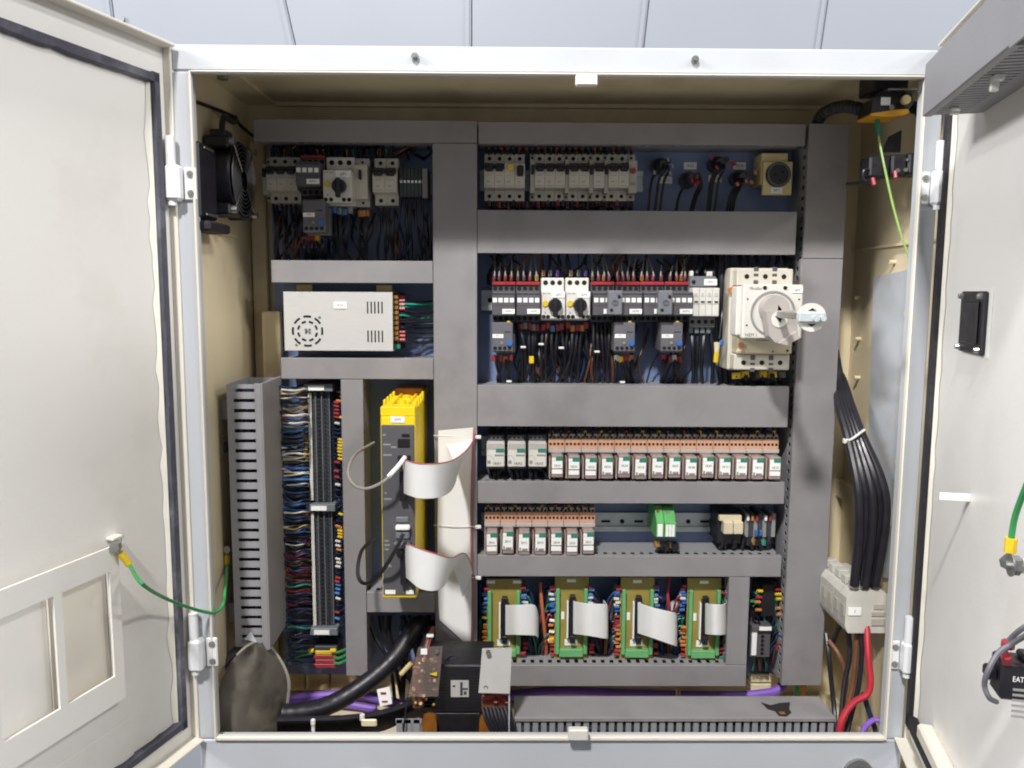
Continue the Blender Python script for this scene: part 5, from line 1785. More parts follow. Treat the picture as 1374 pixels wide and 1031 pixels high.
for i in range(5):
    a = 2*math.pi*i/5
    v = []
    for k, (ra, da, dx) in enumerate(((.34, -.25, .010), (.92, -.42, .006), (.92, .22, .030), (.34, .25, .026))):
        t = a+da
        v.append((XIL+dx, cy_+rr*ra*math.cos(t), cz_+rr*ra*math.sin(t)))
    v += [(x+.0015, y, z) for x, y, z in v]
    part('blade', MB().add(v, [(0, 1, 2, 3), (7, 6, 5, 4), (0, 4, 5, 1), (1, 5, 6, 2), (2, 6, 7, 3), (3, 7, 4, 0)]), 'fanblade', fan)
mb = MB()
for k in range(7):
    r_ = rr*(.30+.108*k)
    pts = [(XIL+.043, cy_+r_*math.cos(2*math.pi*i/28), cz_+r_*math.sin(2*math.pi*i/28)) for i in range(29)]
    mb.tube(pts, .0007, 5, 1, smooth=False)
for i in range(4):
    a = math.pi/4+math.pi/2*i
    mb.tube([(XIL+.044, cy_+rr*.28*math.cos(a), cz_+rr*.28*math.sin(a)), (XIL+.044, cy_+rr*1.22*math.cos(a), cz_+rr*1.22*math.sin(a))], .0014, 5, smooth=False)
part('wire_guard', mb, 'chrome', fan)
mb = MB()
for sy in (-1, 1):
    for sz in (-1, 1):
        mb.cyl((XIL+.038, cy_+sy*rr*.86, cz_+sz*rr*.86), (XIL+.047, cy_+sy*rr*.86, cz_+sz*rr*.86), .0055, n=10)
part('guard_screw', mb, 'steel', fan)
# filter cassette in front of the fan
f0 = onleft(264, 190); 
gz0, gz1 = at(275, 294, .04).z, at(275, 193, .04).z
fc = thing('filter_unit', 'black filter housing with toothed white edge strip beside the fan', 'filter', (XIL, .05, gz0))
part('housing', MB().box(XIL+.001, -.497, .014, fy0-.003, gz0, gz1, .003), 'black', fc)
n = 14
part('edge_strip', MB().box(XIL+.001, XIL+.013, .010, .0138, gz0+.002, gz1+.004, .001), 'breaker', fc)
mb = MB()
for i in range(n):
    a = gz0+.006+(gz1-gz0-.004)*i/n
    mb.box(XIL+.006, XIL+.0122, .0094, .0102, a, a+.0035)
part('strip_slots', mb, 'contactor', fc)
part('lower_tray', MB().box(XIL+.001, -.485, .016, .10, gz0-.018, gz0-.004, .003), 'gasket_black', fc)
part('bright_rod', MB().box(-.4968, -.494, .03, fy0-.01, gz0+.004, gz0+.008, .001).box(-.4968, -.494, .03, fy0-.02, gz1-.008, gz1-.005, .001), 'steel', fc)
fwz = thing('fan_cable', 'thin black cable running along ceiling corner down to the fan', 'cable', (XIL+.02, .1, fz1))
part('cable', MB().tube([Vector((XIL+.004, .03, at(262, 132, .03).z)), onleft(290, 148)+Vector((.004, 0, 0)), onleft(311, 158)+Vector((.005, 0, 0)), at(322, 168, .27), at(340, 183, .285), at(352, 188, .283)], .0028, 7, 6), 'wireblack', fwz)
part('cable', MB().tube([onleft(311, 158)+Vector((.006, 0, 0)), onleft(305, 166)+Vector((.012, -.01, 0)), (XIL+.02, fy0+.05, fz1+.035), (XIL+.02, fy0+.035, fz1-.002)], .0045, 7, 6), 'wireblack', fwz)
part('connector', MB().box(XIL+.010, XIL+.034, fy0+.012, fy0+.045, fz1-.012, fz1+.010, .002), 'black', fwz)

# limit switch at the upper right
x0, x1, z0, z1 = rect(1169, 124, 1226, 156, .06)
ls = thing('limit_switch', 'black and yellow safety limit switch hanging under the right ceiling', 'switch', ((x0+x1)/2, .08, zc))
W, H = x1-x0, z1-z0
part('housing', MB().prism([(x0, z0+.10*H), (x0+.05*W, z1-.25*H), (x0+.35*W, z1), (x1-.05*W, z1-.05*H), (x1, z0+.55*H), (x1-.1*W, z0+.30*H), (x0+.5*W, z0+.25*H)], .06, .105), 'black', ls)
part('yellow_base', MB().prism([(x0-.002, z0+.01*H), (x0, z0+.09*H), (x0+.5*W, z0+.24*H), (x1-.14*W, z0+.29*H), (x1-.10*W, z0+.14*H), (x0+.75*W, z0+.02*H), (x0+.4*W, z0-.04*H)], .058, .103), 'switchyellow', ls)
part('head', MB().cyl((x1-.22*W, .054, z0+.66*H), (x1-.22*W, .064, z0+.66*H), .0065, n=16), 'beigeplastic', ls)
part('sticker', MB().box(x0+.22*W, x0+.44*W, .0588, .0598, z0+.45*H, z0+.78*H), 'label', ls)
part('screw', MB().cyl((x0+.48*W, .0585, z0+.36*H), (x0+.48*W, .060, z0+.36*H), .004, n=8), 'steel', ls)
part('bracket', MB().box(x0+.30*W, x1+.05*W, .050, .11, z1+.001, z1+.0035, .0005), 'steel', ls)
part('mounting_block', MB().box(x0+.1*W, x1-.1*W, .065, .12, z1+.0036, zc-.0005, .002), 'black', ls)
cb = thing('corrugated_conduit', 'black corrugated conduit arching from the duct to the limit switch', 'conduit', at(1125, 140, .1))
pts = [at(1097, 166, .235), at(1103, 154, .215), at(1118, 146, .18), at(1136, 143, .14), at(1155, 147, .105), at(1172, 151, .09)]
part('sleeve', MB().tube(pts, lambda t: .0085+.0012*(1 if int(t*44) % 2 else -1), 10, 12), 'black', cb)
cb2 = thing('corrugated_conduit', 'short black conduit from the limit switch towards the right frame', 'conduit', at(1230, 145, .06))
part('sleeve', MB().tube([at(1219, 142, .075), at(1230, 146, .07), at(1242, 155, .06), at(1252, 168, .05)], lambda t: .0085+.0010*(1 if int(t*22) % 2 else -1), 10, 10), 'black', cb2)
# contact block cluster behind
x0, x1, z0, z1 = rect(1167, 207, 1234, 238, .065)
ck = thing('contact_block', 'black auxiliary contact blocks on the right wall behind the green wire', 'contact block', (x1, .08, z0))
W, H = x1-x0, z1-z0
part('housing', MB().box(x0, x0+.42*W, .065, .10, z0, z1-.06*H, .003).box(x0+.43*W, x0+.74*W, .063, .10, z0+.05*H, z1, .003).box(x0+.75*W, x1+.01, .061, .10, z0+.12*H, z1+.06*H, .003), 'black', ck)
holes(ck, [(x0+.1*W, z0+.5*H), (x0+.3*W, z0+.3*H)], .0649, .003)
part('terminal_screw', MB().cyl((x0+.55*W, .061, z0+.28*H), (x0+.55*W, .063, z0+.28*H), .003, n=8).cyl((x0+.70*W, .061, z0+.30*H), (x0+.70*W, .063, z0+.30*H), .003, n=8).cyl((x0+.72*W, .061, z0+.74*H), (x0+.72*W, .063, z0+.74*H), .002, n=8), 'steel', ck)
part('red_ferrule', MB().cyl((x0+.5*W, .060, z0-.002), (x0+.5*W, .063, z0+.008), .003, n=8).cyl((x0+.08*W, .060, z0-.012), (x0+.06*W, .063, z0-.002), .003, n=8), 'red', ck)
part('wire', MB().tube([at(1170, 230, .07), at(1160, 228, .066), at(1158, 240, .066), at(1168, 246, .07)], .0022, 7, 5).tube([at(1160, 244, .08), at(1148, 246, .13), at(1136, 247, .2)], .0022, 7, 4), 'wireblack', ck)
x0, x1, z0, z1 = rect(1186, 174, 1210, 204, .11)
part('wall_bracket', MB().prism([(x0, z0), (x1, z0), (x1, z1), (x0+.3*(x1-x0), z1-.3*(z1-z0))], .112, .115), 'gasket', ck)
# yellow-green wire
earth = thing('earth_wire', 'thin yellow green wire hanging from limit switch past the right wall', 'wire', at(1180, 170, .07))
part('conductor', MB().tube([at(1178, 172, .075), at(1180, 190, .072), at(1188, 230, .06), at(1198, 275, .05), at(1210, 318, .04), at(1224, 358, .032)], .0017, 7, 6), 'limegreen', earth)
part('sleeve', MB().tube([at(1177, 161, .078), at(1178, 172, .075), at(1180, 182, .073)], .0035, 7, 4), 'tabgreen', earth)

# black cable bundle on the right
bb = thing('cable_bundle', 'bundle of thick black cables bending down into the grey terminal block', 'cables', at(1160, 640, .2))
tops = [(1118, 455), (1122, 470), (1125, 480), (1128, 478), (1120, 500)]
for i in range(5):
    k = i-2
    pts = [at(tops[i][0]-8, tops[i][1]-8, .262), at(1125+k*1.5, 505, .235), at(1134+k*4, 545, .185), at(1147+k*5, 585, .145), at(1165+k*8, 640, .108), at(1171+k*9, 680, .095+.006*(i % 2)), at(1168+k*8, 730, .095+.008*(i % 2)), at(1160+k*7, 786, .10+.02*(i % 2))]
    part('cable', MB().tube(pts, .0072, 10, 6), 'wireblack', bb)
a = at(1150, 585, .195)
part('cable_tie', MB().tube([at(1134, 592, .142), at(1142, 590, .132), at(1152, 583, .130), at(1160, 577, .138)], .0022, 6, 4).box(*(lambda p: (p.x-.004, p.x+.004, .134, .142, p.z-.004, p.z+.004))(at(1135, 592, .138)), .001), 'tie', bb)
# grey terminal block on the right
gt = thing('distribution_block', 'grey stepped distribution terminal block taking the black cables', 'terminal block', at(1150, 850, .2))
x0, x1, z0, z1 = rect(1135, 792, 1191, 850, .10)
W, H = x1-x0, z1-z0
n = 5
for i in range(n):
    ya = .10+i*.026
    dz = .0
    part('segment', MB().prism([(x0, z0+.15*H), (x0+.08*W, z0), (x1, z0), (x1, z1-.1*H), (x0+.8*W, z1), (x0+.1*W, z1-.04*H), (x0, z1-.18*H)], ya+.0006, ya+.0254), 'termblock', gt)
    part('wire_entry', MB().box(x0+.15*W, x0+.42*W, ya+.005, ya+.021, z1-.02*H, z1+.012, .001), 'termblock', gt)
part('side_slot', MB().box(x0+.62*W, x1-.06*W, .0985, .1004, z0+.18*H, z0+.34*H, .0005).box(x0+.62*W, x1-.06*W, .0985, .1004, z0+.40*H, z0+.50*H, .0005).box(x0+.66*W, x1-.10*W, .0985, .1004, z0+.56*H, z0+.68*H, .0005), 'breaker_shade', gt)
label_plate(gt, x0+.05*W, x0+.36*W, z0+.42*H, z0+.60*H, .0999, '1')
mb = MB()
for i in range(n):
    ya = .10+i*.026
    mb.box(x0-.0012, x0+.001, ya+.006, ya+.019, z0+.36*H, z0+.62*H)
part('label_slot', mb, 'breaker_shade', gt)
# red and dark cables below it
rc = thing('power_cable', 'thick red cable curving from distribution block down to the floor', 'cable', at(1165, 920, .12))
part('cable', MB().tube([at(1163, 840, .105), at(1165, 880, .085), at(1168, 915, .072), at(1163, 932, .068), at(1148, 941, .066), at(1136, 954, .062), at(1128, 972, .055), at(1124, 1000, .05)], .0052, 10, 7), 'redcable', rc)
bk = thing('cable_bundle', 'tangle of brown and black cables behind the red cable', 'cables', at(1145, 900, .2))
for j, (pts, m_) in enumerate((
    ([(1118, 862, .17), (1126, 842, .15), (1137, 846, .14), (1140, 880, .13), (1132, 925, .12), (1126, 1000, .09)], 'wireblack'),
    ([(1108, 850, .19), (1112, 880, .17), (1116, 920, .16), (1120, 960, .14), (1122, 1000, .10)], 'wireblack'),
    ([(1150, 850, .12), (1148, 880, .115), (1144, 920, .11), (1134, 960, .10), (1126, 1000, .08)], 'wirebrown'),
    ([(1156, 850, .11), (1156, 880, .105), (1152, 920, .10), (1142, 960, .095), (1132, 1000, .08)], 'wireblack'),
    ([(1112, 860, .17), (1126, 880, .15), (1135, 910, .14), (1130, 950, .13), (1124, 1000, .10)], 'wirebrown'),
    ([(1158, 930, .09), (1166, 955, .085), (1174, 978, .08), (1178, 1002, .07)], 'navy'),
    ([(1184, 968, .06), (1174, 966, .065), (1164, 972, .06), (1157, 984, .055), (1154, 1002, .05)], 'purple'))):
    part('cable', MB().tube([at(*p) for p in pts], .0042, 8, 6), m_, bk)

# purple cable along the back of the floor
pc = thing('data_cable', 'thick purple cable running along the back of the cabinet floor', 'cable', at(760, 930, .25))
part('cable', MB().tube([at(386, 938, .26), at(430, 934, .265), at(480, 932, .27), at(560, 948, .26), at(640, 940, .26), at(740, 928, .26), at(860, 932, .255), at(980, 934, .25), at(1030, 930, .25), at(1048, 922, .255), at(1053, 905, .265)], .0085, 10, 6), 'purple', pc)
part('cable', MB().tube([at(386, 946, .25), at(450, 944, .25), at(505, 952, .24)], .007, 10, 6), 'purple', pc)
mb = MB()
for px, m_ in ((1066, 'wiregreen'), (1075, 'orange')):
    a, b = at(px, 915, .262), at(px+1, 945, .24)
    part('flat_tape', MB().box(a.x-.004, a.x+.004, .248, .25, b.z, a.z), m_, pc)
a, b = at(906, 915, .262), at(907, 945, .24)
part('flat_tape', MB().box(a.x-.004, a.x+.004, .236, .238, b.z, a.z), 'wirewhite', pc)
part('flat_tape', MB().box(a.x-.0015, a.x+.0015, .2345, .2358, b.z, a.z), 'wireorange', pc)

# ================================================================== BOTTOM LEFT
# thick black hose and cables
hs = thing('cable_hose', 'thick black corrugated hose sweeping up from the floor to the middle', 'hose', at(470, 930, .15))
part('hose', MB().tube([at(378, 958, .10), at(410, 955, .11), at(445, 945, .13), at(480, 925, .15), at(512, 900, .17), at(535, 876, .19), at(552, 850, .21), at(562, 838, .23), at(572, 842, .25)], lambda t: .0155+.0004*math.sin(t*120), 14, 8), 'black', hs)
fb = thing('cable_bundle', 'flat bundle of black cables lying on the floor behind the lip', 'cables', at(450, 985, .06))
rnd = random.Random(5)
for i in range(9):
    y = 964+i*2.6
    part('cable', MB().tube([at(372, y+2, .05+.006*i), at(420, y+rnd.uniform(-2, 3), .055+.006*i), at(470, y-2+rnd.uniform(-2, 2), .06+.006*i), at(515, y-8, .07+.006*i), at(556, y-22-i, .09+.006*i)], .0048, 8, 5), 'wireblack', fb)
part('cable_tie', MB().box(*(lambda p: (p.x-.0025, p.x+.0025, .038, .042, p.z-.018, p.z+.004))(at(420, 968, .04)), .001), 'tie', fb)
part('cable_tie', MB().box(*(lambda p: (p.x-.012, p.x+.012, .04, .044, p.z-.006, p.z+.006))(at(495, 971, .04)), .002), 'beigegrey', fb)
part('tie_head', MB().cyl(at(486, 959, .05), at(486, 966, .05), .004, n=8).cyl(at(420, 966, .038), at(420, 972, .038), .0035, n=8), 'tie', fb)
# tag with red print
a = at(516, 935, .07)
wt = thing('cable_tag', 'white paper tag with red print hanging on the floor cables', 'tag', (a.x, .07, a.z))
part('paper', MB().prism([(a.x-.012, a.z+.012), (a.x+.008, a.z+.017), (a.x+.012, a.z-.011), (a.x-.007, a.z-.016)], .069, .0698), 'label', wt)
part('print', MB().box(a.x-.006, a.x+.003, .0684, .0689, a.z+.004, a.z+.008).box(a.x-.004, a.x+.005, .0684, .0689, a.z-.009, a.z-.006), 'red', wt)

# beige boxes seen under the plate
for i, (xa, xb) in enumerate(((388, 409), (411, 442), (444, 480))):
    x0, x1, z0, z1 = rect(xa, 902, xb, 926, YB-.02)
    part('back_ledge', MB().box(x0, x1, YB-.024, YB, z0, z1, .002), 'beigeplastic', cab)

# transparent plastic hood bottom-left
hd_ = thing('plastic_hood', 'dirty translucent plastic hood bulging in the bottom left corner', 'hood', at(335, 985, .08))
Lc = [(294, 1010), (291, 965), (292, 935), (299, 908), (313, 885), (331, 868)]
Rc = [(376, 1010), (381, 968), (386, 938), (387, 912), (376, 886), (357, 861)]
def samp(C, t):
    x = t*(len(C)-1)
    i = min(int(x), len(C)-2)
    u = x-i
    a, b, c, d = C[max(i-1, 0)], C[i], C[i+1], C[min(i+2, len(C)-1)]
    return tuple(.5*((2*b[q])+(c[q]-a[q])*u+(2*a[q]-5*b[q]+4*c[q]-d[q])*u*u+(3*b[q]-a[q]-3*c[q]+d[q])*u*u*u) for q in (0, 1))
NU, NV = 34, 26
v, f = [], []
for j in range(NV+1):
    t = j/NV
    l, r = samp(Lc, t), samp(Rc, t)
    for i in range(NU+1):
        q = i/NU
        wr = .0026*math.sin(9*q+2.2*math.sin(4*t))+.0010*math.sin(19*q-7*t+1)+.002*math.sin(17*t+5*q)
        Y = .045+.077*q-.03*(math.sin(math.pi*q)**.7)*(1-.45*t) + wr*math.sin(math.pi*q)
        v.append(at(l[0]+(r[0]-l[0])*q, l[1]+(r[1]-l[1])*q, Y))
for j in range(NV):
    for i in range(NU):
        a = j*(NU+1)+i
        f.append((a, a+1, a+NU+2, a+NU+1))
part('shell', MB().add(v, f), 'sheet', hd_)
part('rim', MB().tube([at(*samp(Rc, k/14), .120) for k in range(15)]+[at(344, 862, .10), at(331, 868, .075), at(318, 880, .06)], .0030, 6, 3), 'sheetrim', hd_)
part('foil_scrap', MB().prism([(at(328, 858, .095).x, at(328, 858, .095).z), (at(345, 862, .095).x, at(345, 862, .095).z), (at(336, 848, .095).x, at(336, 848, .095).z)], .094, .0965), 'zinc', hd_)
gh = thing('drain_hose', 'dark hose behind the plastic hood rising along the left wall', 'hose', at(300, 900, .1))
part('hose', MB().tube([at(289, 938, .12), at(298, 905, .12), at(315, 880, .12), at(335, 858, .125)], .011, 10, 6), 'gasket', gh)

# ================================================================== TRANSFORMER
yt = .075
x0, x1, z0, z1 = rect(566, 893, 660, 990, yt)
tr = thing('transformer', 'black laminated transformer with grey plate and clear terminal shield', 'transformer', ((x0+x1)/2, yt+.05, ZF))
W = x1-x0
zm = at(600, 957, yt).z
part('core', MB().box(x0+.01*W, x1+.02*W, yt, yt+.09, zm, z1, .002), 'transblack', tr)
part('lower_core', MB().box(x0+.14*W, x1-.16*W, yt+.002, yt+.088, ZF+.001, zm-.0005, .002), 'transblack', tr)
lam = MB()
for i in range(14):
    zz = zm+.004+i*(z1-zm-.008)/14
    lam.box(x0+.012*W, x1+.018*W, yt-.0006, yt+.001, zz, zz+.0011)
part('laminations', lam, 'black', tr)
lb = rect(605, 913, 629, 935, yt-.001)
pl_ = part('rating_plate', MB().box(lb[0], lb[1], yt-.0022, yt-.0008, lb[2], lb[3]), 'platecover', tr)
LW, LH = lb[1]-lb[0], lb[3]-lb[2]
part('print', MB().box(lb[0]+.52*LW, lb[0]+.66*LW, yt-.0028, yt-.0021, lb[2]+.1*LH, lb[2]+.9*LH).box(lb[0]+.66*LW, lb[0]+.95*LW, yt-.0028, yt-.0021, lb[2]+.45*LH, lb[2]+.55*LH).box(lb[0]+.72*LW, lb[0]+.88*LW, yt-.0028, yt-.0021, lb[2]+.15*LH, lb[2]+.35*LH).box(lb[0]+.10*LW, lb[0]+.24*LW, yt-.0028, yt-.0021, lb[2]+.62*LH, lb[2]+.72*LH), 'ink', pl_)
for (pa, pb) in (((566, 962), (586, 990)), ((643, 962), (672, 990))):
    a = at(pa[0], pa[1], yt-.012); b = at(pb[0], pb[1], yt-.012)
    cxx, rw = (a.x+b.x)/2, (b.x-a.x)/2
    pts = []
    for i in range(11):
        t = math.pi*i/10
        pts.append((cxx-rw*math.cos(t), a.z-.012+.012*math.sin(t)))
    pts += [(b.x, ZF+.001), (a.x, ZF+.001)]
    part('coil', MB().prism(pts, yt-.012, yt+.10), 'copper', tr)
    part('coil_edge', MB().prism([(q[0]*1.0, q[1]+.0006) for q in pts], yt+.0005-.016, yt-.0125), 'beigegrey', tr) if False else None
# grey cover plate, leaning slightly back
g = [at(647, 871, .055), at(687, 870, .055), at(684, 931, .045), at(642, 930, .045)]
mb = MB()
vv = [tuple(q) for q in g]+[(q.x, q.y+.0025, q.z) for q in g]
mb.add(vv, [(0, 1, 2, 3), (7, 6, 5, 4), (0, 4, 5, 1), (1, 5, 6, 2), (2, 6, 7, 3), (3, 7, 4, 0)])
gp = part('terminal_cover', mb, 'platecover', tr)
for (px, py) in ((655, 875), (652, 921)):
    q = at(px, py, .051)
    part('screw', MB().ring((q.x, .046, q.z), (0, 1, 0), .0018, .0036, .006, 12), 'steel', gp)
# post and wires under the cover plate
a = at(685, 932, .055)
part('cover_post', MB().box(a.x-.003, a.x-.001, .05, .08, ZF+.001, a.z+.012), 'zinc', tr)
part('terminal_row', MB().box(*(lambda r: (r[0], r[1], .07, .10, r[2], r[3]))(rect(646, 934, 684, 955, .07)), .002), 'wirebrown', tr)
mb = MB()
rnd = random.Random(9)
for i in range(7):
    a = at(650+i*5, 936+rnd.uniform(0, 8), .066)
    mb.cyl((a.x, .064, a.z+.004), (a.x, .07, a.z-.003), .0036, n=8)
part('wire_sleeve', mb, 'red', tr)
mb = MB()
for i in range(8):
    mb.tube([at(648+i*5, 950, .07), at(652+i*5, 965, .06), at(662+i*4, 985, .055), at(672+i*4, 995, .06)], .003, 7, 5)
part('lead', mb, 'wireblack', tr)
# clear shield on the left with terminals behind
g = [at(561, 869, .05), at(594, 868, .05), at(588, 935, .045), at(547, 935, .045)]
vv = [tuple(q) for q in g]+[(q.x, q.y+.002, q.z) for q in g]
sh = part('clear_shield', MB().add(vv, [(0, 1, 2, 3), (7, 6, 5, 4), (0, 4, 5, 1), (1, 5, 6, 2), (2, 6, 7, 3), (3, 7, 4, 0)]), 'clearshield', tr)
a = at(569, 874, .048)
part('sticker', MB().box(a.x-.0048, a.x+.0048, .0455, .0478, a.z-.0042, a.z+.0042), 'label', sh)
q = at(586, 874, .048)
part('screw', MB().cyl((q.x, .045, q.z), (q.x, .05, q.z), .0028, n=10), 'steel', sh)
q = at(582, 904, .046)
part('warning_mark', MB().prism([(q.x-.006, q.z), (q.x+.005, q.z+.003), (q.x+.005, q.z-.003)], .0435, .0452), 'lug_yellow', sh)
part('terminal_row', MB().box(*(lambda r: (r[0], r[1], .075, .11, r[2], r[3]))(rect(553, 895, 585, 952, .075)), .002), 'wirebrown', tr)
for cn, k0 in (('wirered', 0), ('brass', 1), ('wirebrown', 2), ('beigeplastic', 3)):
    mb = MB()
    for i in range(7):
        a = at(rnd.uniform(552, 586), rnd.uniform(885, 955), .07)
        mb.cyl((a.x, .067, a.z+.003), (a.x+rnd.uniform(-.003, .003), .076, a.z-.004), rnd.uniform(.0016, .0032), n=7)
    part('terminal_end', mb, cn, tr)
for i, cn in enumerate(('wirered', 'wiregrey', 'wirebrown', 'wireblack', 'wireblack')):
    part('lead', MB().tube([at(583-i*2, 842, .20), at(577-i*2, 858, .15), at(572-i*2, 878, .10), at(566+i*2, 900, .08)], .0026, 7, 5), cn, tr)
part('lead_tie', MB().box(*(lambda p: (p.x-.006, p.x+.006, .138, .146, p.z-.002, p.z+.002))(at(577, 854, .14)), .001), 'tie', tr)
part('lead', MB().tube([at(548, 930, .06), at(545, 950, .055), at(542, 975, .05), at(541, 995, .05)], .0014, 6, 5), 'wireblack', tr)
rnd = random.Random(31)
for i in range(9):
    xx = 592+i*6.5
    cn = ('wirebrown', 'wireblack', 'wirered', 'wireblack', 'navy')[i % 5]
    part('lead', MB().tube([at(xx-30+rnd.uniform(-6, 6), 900+rnd.uniform(-6, 10), .09), at(xx-10, 886+rnd.uniform(-5, 4), .10), at(xx+8, 884+rnd.uniform(-5, 4), .12), at(xx+30+rnd.uniform(-8, 8), 872, .16)], .003, 7, 5), cn, tr)
# dark cables filling the gap between drive duct and transformer
dk = thing('cable_bundle', 'dark mass of black and red cables rising behind the transformer', 'cables', at(600, 880, .22))
rnd = random.Random(21)
for i in range(16):
    x = 500+i*9
    cn = 'wirered' if i in (13, 15) else ('navy' if i in (4, 9) else 'wireblack')
    part('cable', MB().tube([at(x+rnd.uniform(-8, 8), 826, .262), at(x+rnd.uniform(-8, 8), 855, .25), at(x+20+rnd.uniform(-10, 10), 890, .235), at(x+30+rnd.uniform(-10, 10), 940, .22)], rnd.uniform(.003, .0055), 7, 5), cn, dk)
part('bright_end', MB().cyl(at(612, 878, .15), at(618, 892, .15), .005, n=10), 'salmon', dk)
q = at(608, 881, .15)
part('ferrule', MB().cyl((q.x, .15, q.z-.004), (q.x, .15, q.z+.006), .0035, n=10), 'steel', dk)
for (p0, p1, r_) in (((538, 905), (552, 890), .004), ((594, 892), (608, 892), .003)):
    part('brass_lug', MB().cyl(at(p0[0], p0[1], .12), at(p1[0], p1[1], .12), r_, n=8), 'beigeplastic', dk)

# ================================================================== ON THE RIGHT DOOR
# duct on the door
c0 = DR.hit(1240, 157, .065); c1 = DR.hit(1358, 68, .065); c2 = DR.hit(1358, 12, .065)
u0, z0 = c0
u1 = c1[0]
z1 = z0+.062
dd = thing('wire_duct', 'slotted wire duct fixed near the top of the right door', 'wire duct', DR.w(u0, 0, z0))
nf, nb = .065, .001
print('DOORDUCT', c0, c1, c2)
mb = MB().box(u0, u1, nf, nf+.002, z0, z1, .0007).box(u0, u1, nf-.008, nf, z0, z0+.0015).box(u0, u1, nf-.008, nf, z1-.0015, z1).box(u0, u0+.0015, nb+.004, nf, z0+.0016, z1-.0016)
part('cover', mb.xf(DR.w), 'duct_side', dd)
mb = MB().box(u0, u1+.06, nb, nb+.002, z0+.002, z1-.002)
for za in (z0+.002, z1-.0035):
    mb.box(u0, u1+.06, nb+.002, nb+.02, za, za+.0015)
    n = int((u1-u0+.06)/.0115)
    for i in range(n):
        a = u0+i*.0115
        mb.box(a+.002, a+.0095, nb+.02, nf-.001, za, za+.0015)
part('slotted_base', mb.xf(DR.w), 'duct_side', dd)
u, z = DR.hit(1326, 105, .05)
part('white_clip', MB().box(u-.003, u+.003, .04, .048, z0-.014, z0+.001, .001).box(u-.004, u+.005, .036, .046, z0-.004, z0+.002, .001).xf(DR.w), 'tie', dd)
u, z = DR.hit(1270, 147, .05)
part('white_clip', MB().box(u-.005, u+.004, .036, .046, z0-.006, z0+.002, .001).xf(DR.w), 'tie', dd)
# crossing upright duct, slots towards the hinge
dd2 = thing('wire_duct', 'upright slotted duct crossing the top duct of right door', 'wire duct', DR.w(u1+.002, 0, z0))
mb = MB()
ua = u1+.003
for i in range(16):
    za = z0-.002+i*.0095
    mb.box(ua, ua+.0015, .02, .066, za, za+.0062)
mb.box(ua, ua+.0015, .0005, .02, z0-.004, z0+.15).box(ua+.0015, ua+.06, .0005, .002, z0-.004, z0+.15)
for i in range(16):
    za = z0-.002+i*.0095
    mb.box(ua+.0585, ua+.06, .02, .066, za, za+.0062)
part('slotted_base', mb.xf(DR.w), 'duct_side', dd2)
part('cover', MB().box(ua-.001, ua+.061, .0665, .0685, z0-.004, z0+.15, .0006).xf(DR.w), 'duct_side', dd2)

# black latch plate with four bolts
u0, zt1 = DR.hit(1291, 391, .006); u1, zb1 = DR.hit(1316, 478, .006)
lt = thing('latch_plate', 'black latch plate with four round bolts on the right door', 'latch', DR.w((u0+u1)/2, 0, zb1))
part('backing', MB().box(u0+.004, u1+.010, .0004, .0014, zb1-.002, zt1+.001).xf(DR.w), 'label', lt)
part('plate', MB().box(u0, u1, .0016, .007, zb1, zt1, .002).box(u0+.012, u1-.012, .007, .010, zb1+.012, zt1-.012, .002).xf(DR.w), 'black', lt)
for uu in (u0+.008, u1-.008):
    for zz in (zb1+.006, zt1-.006):
        part('bolt', MB().cyl((uu, .007, zz), (uu, .012, zz), .0042, .0030, 10).xf(DR.w), 'steel', lt)
# earth stud: a bolt standing off the door
NT = .055
ua, za = DR.hit(1352, 758, NT)
es = thing('earth_stud', 'steel earth stud with white spacer on the right door', 'stud', DR.w(ua, 0, za))
part('bolt', MB().cyl((ua, .044, za), (ua, NT+.002, za), .0035, n=10).cyl((ua, .046, za), (ua, .053, za), .0085, n=6).cyl((ua, .052, za), (ua, .0535, za), .010, n=16).xf(DR.w), 'steel', es)
part('spacer', MB().cyl((ua, .0005, za), (ua, .044, za), .0065, n=14).xf(DR.w), 'white_plastic', es)
W1 = [DR.w(*(lambda h: (h[0], NT-.006, h[1]))(DR.hit(px, py, NT-.006))) for px, py in ((1355, 741), (1357, 722), (1363, 690), (1382, 640))]
earth_wire('green earth wire with yellow lug rising from stud on right door', W1[1:], [(W1[0], W1[1])], 'wiregreen', .0026)
# black contact block standing off the door, print on the face towards the room
NK = .052
ub, zt1 = DR.hit(1338, 889, NK); _, zb1 = DR.hit(1338, 944, NK)
kb = thing('contact_block', 'black contact block with white printed lines on the right door', 'contact block', DR.w(ub, 0, zb1))
part('housing', MB().box(ub-.028, ub, .0005, NK-.004, zb1, zt1, .002).box(ub-.022, ub-.006, NK-.004, NK+.005, zb1+.014, zt1-.010, .002).box(ub-.024, ub-.003, .006, .030, zt1, zt1+.006, .002).xf(DR.w), 'black', kb)
nn_ = NK-.022
zz = zt1-.014
text('EATON', kb, *DR.w(ub+.0004, nn_, zz), .0075, 'label', .017, (-DR.N, Vector((0, 0, 1))))
mb = MB()
for i in range(6):
    z_ = zz-.0105-i*.0050
    mb.box(ub+.0002, ub+.0006, nn_-.009+(i % 3)*.002, nn_+.008, z_, z_+.0022)
part('print', mb.xf(DR.w), 'print_grey', kb)
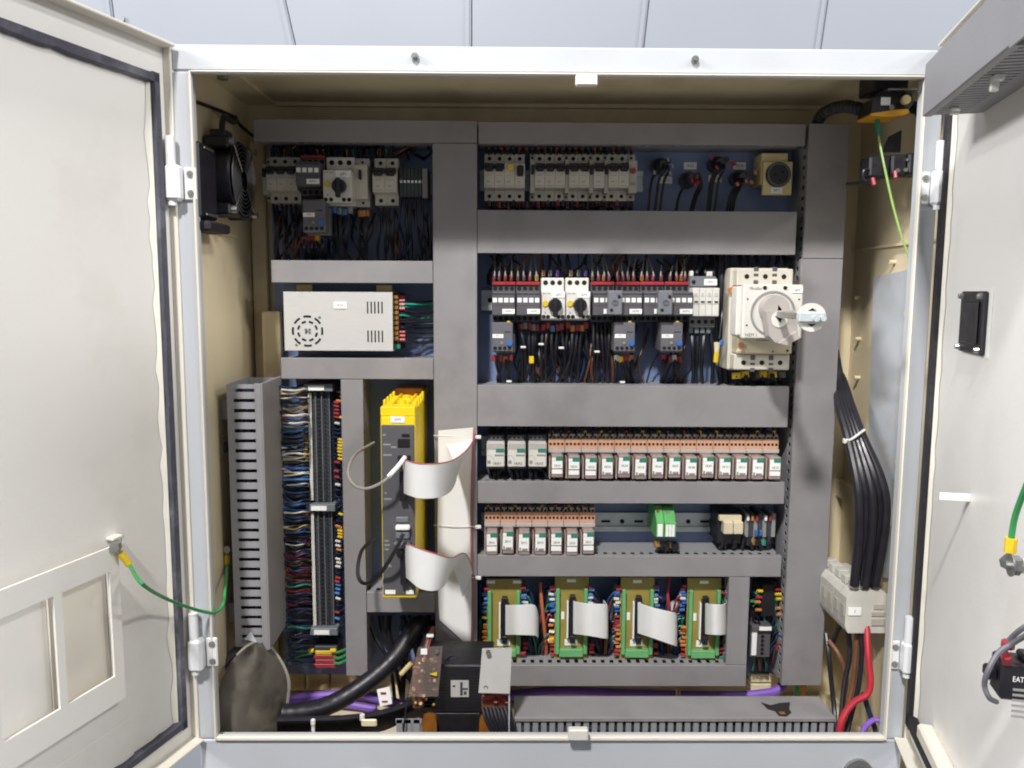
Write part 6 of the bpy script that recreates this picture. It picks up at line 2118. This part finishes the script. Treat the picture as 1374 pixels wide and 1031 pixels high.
hp = lambda px, py, n: DR.w(*(lambda h: (h[0], n, h[1]))(DR.hit(px, py, n)))
part('wire', MB().tube([hp(1347, 884, .046), hp(1350, 868, .046), hp(1358, 855, .044), hp(1374, 842, .04), hp(1395, 832, .03)], .0024, 7, 6)
     .tube([hp(1382, 850, .04), hp(1358, 864, .046), hp(1340, 876, .056), hp(1326, 900, .064), hp(1321, 920, .064), hp(1327, 936, .060), hp(1337, 942, .050)], .0024, 7, 6), 'contactor_light', kb)
part('red_ferrule', MB().cyl(hp(1351, 889, .044), hp(1351, 881, .046), .004, n=8).cyl(hp(1352, 869, .046), hp(1353, 861, .046), .0055, n=8), 'red', kb)

# ================================================================== lettering (one pass)
if TEXTQ:
    cache = {}
    tmp = {}
    for (s, *_r) in TEXTQ:
        if s not in tmp:
            cu = bpy.data.curves.new('lettering', 'FONT')
            cu.body = s
            cu.align_x = 'CENTER'
            cu.align_y = 'CENTER'
            cu.resolution_u = 1
            o = bpy.data.objects.new('lettering', cu)
            COL.objects.link(o)
            tmp[s] = o
    bpy.context.view_layer.update()
    dg = bpy.context.evaluated_depsgraph_get()
    for s, o in tmp.items():
        cache[s] = bpy.data.meshes.new_from_object(o.evaluated_get(dg))
    for s, o in tmp.items():
        cu = o.data
        bpy.data.objects.remove(o)
        bpy.data.curves.remove(cu)
    for (s, parent, loc, size, m, wmax, basis) in TEXTQ:
        src = cache[s]
        xs = [v.co.x for v in src.vertices]
        k = size
        if wmax and (max(xs)-min(xs))*k > wmax:
            kx = wmax/(max(xs)-min(xs))
        else:
            kx = k
        k = min(k, kx*1.35)
        org = wloc(parent)
        me = src.copy()
        me.name = 'lettering'
        Rv, Uv = basis if basis else (Vector((1, 0, 0)), Vector((0, 0, 1)))
        for v in me.vertices:
            v.co = loc - org + Rv*(v.co.x*kx) + Uv*(v.co.y*k)
        me.materials.clear()
        me.materials.append(MATS[m])
        o = bpy.data.objects.new('lettering', me)
        put(o, parent)
print('OBJECTS', len(bpy.data.objects))
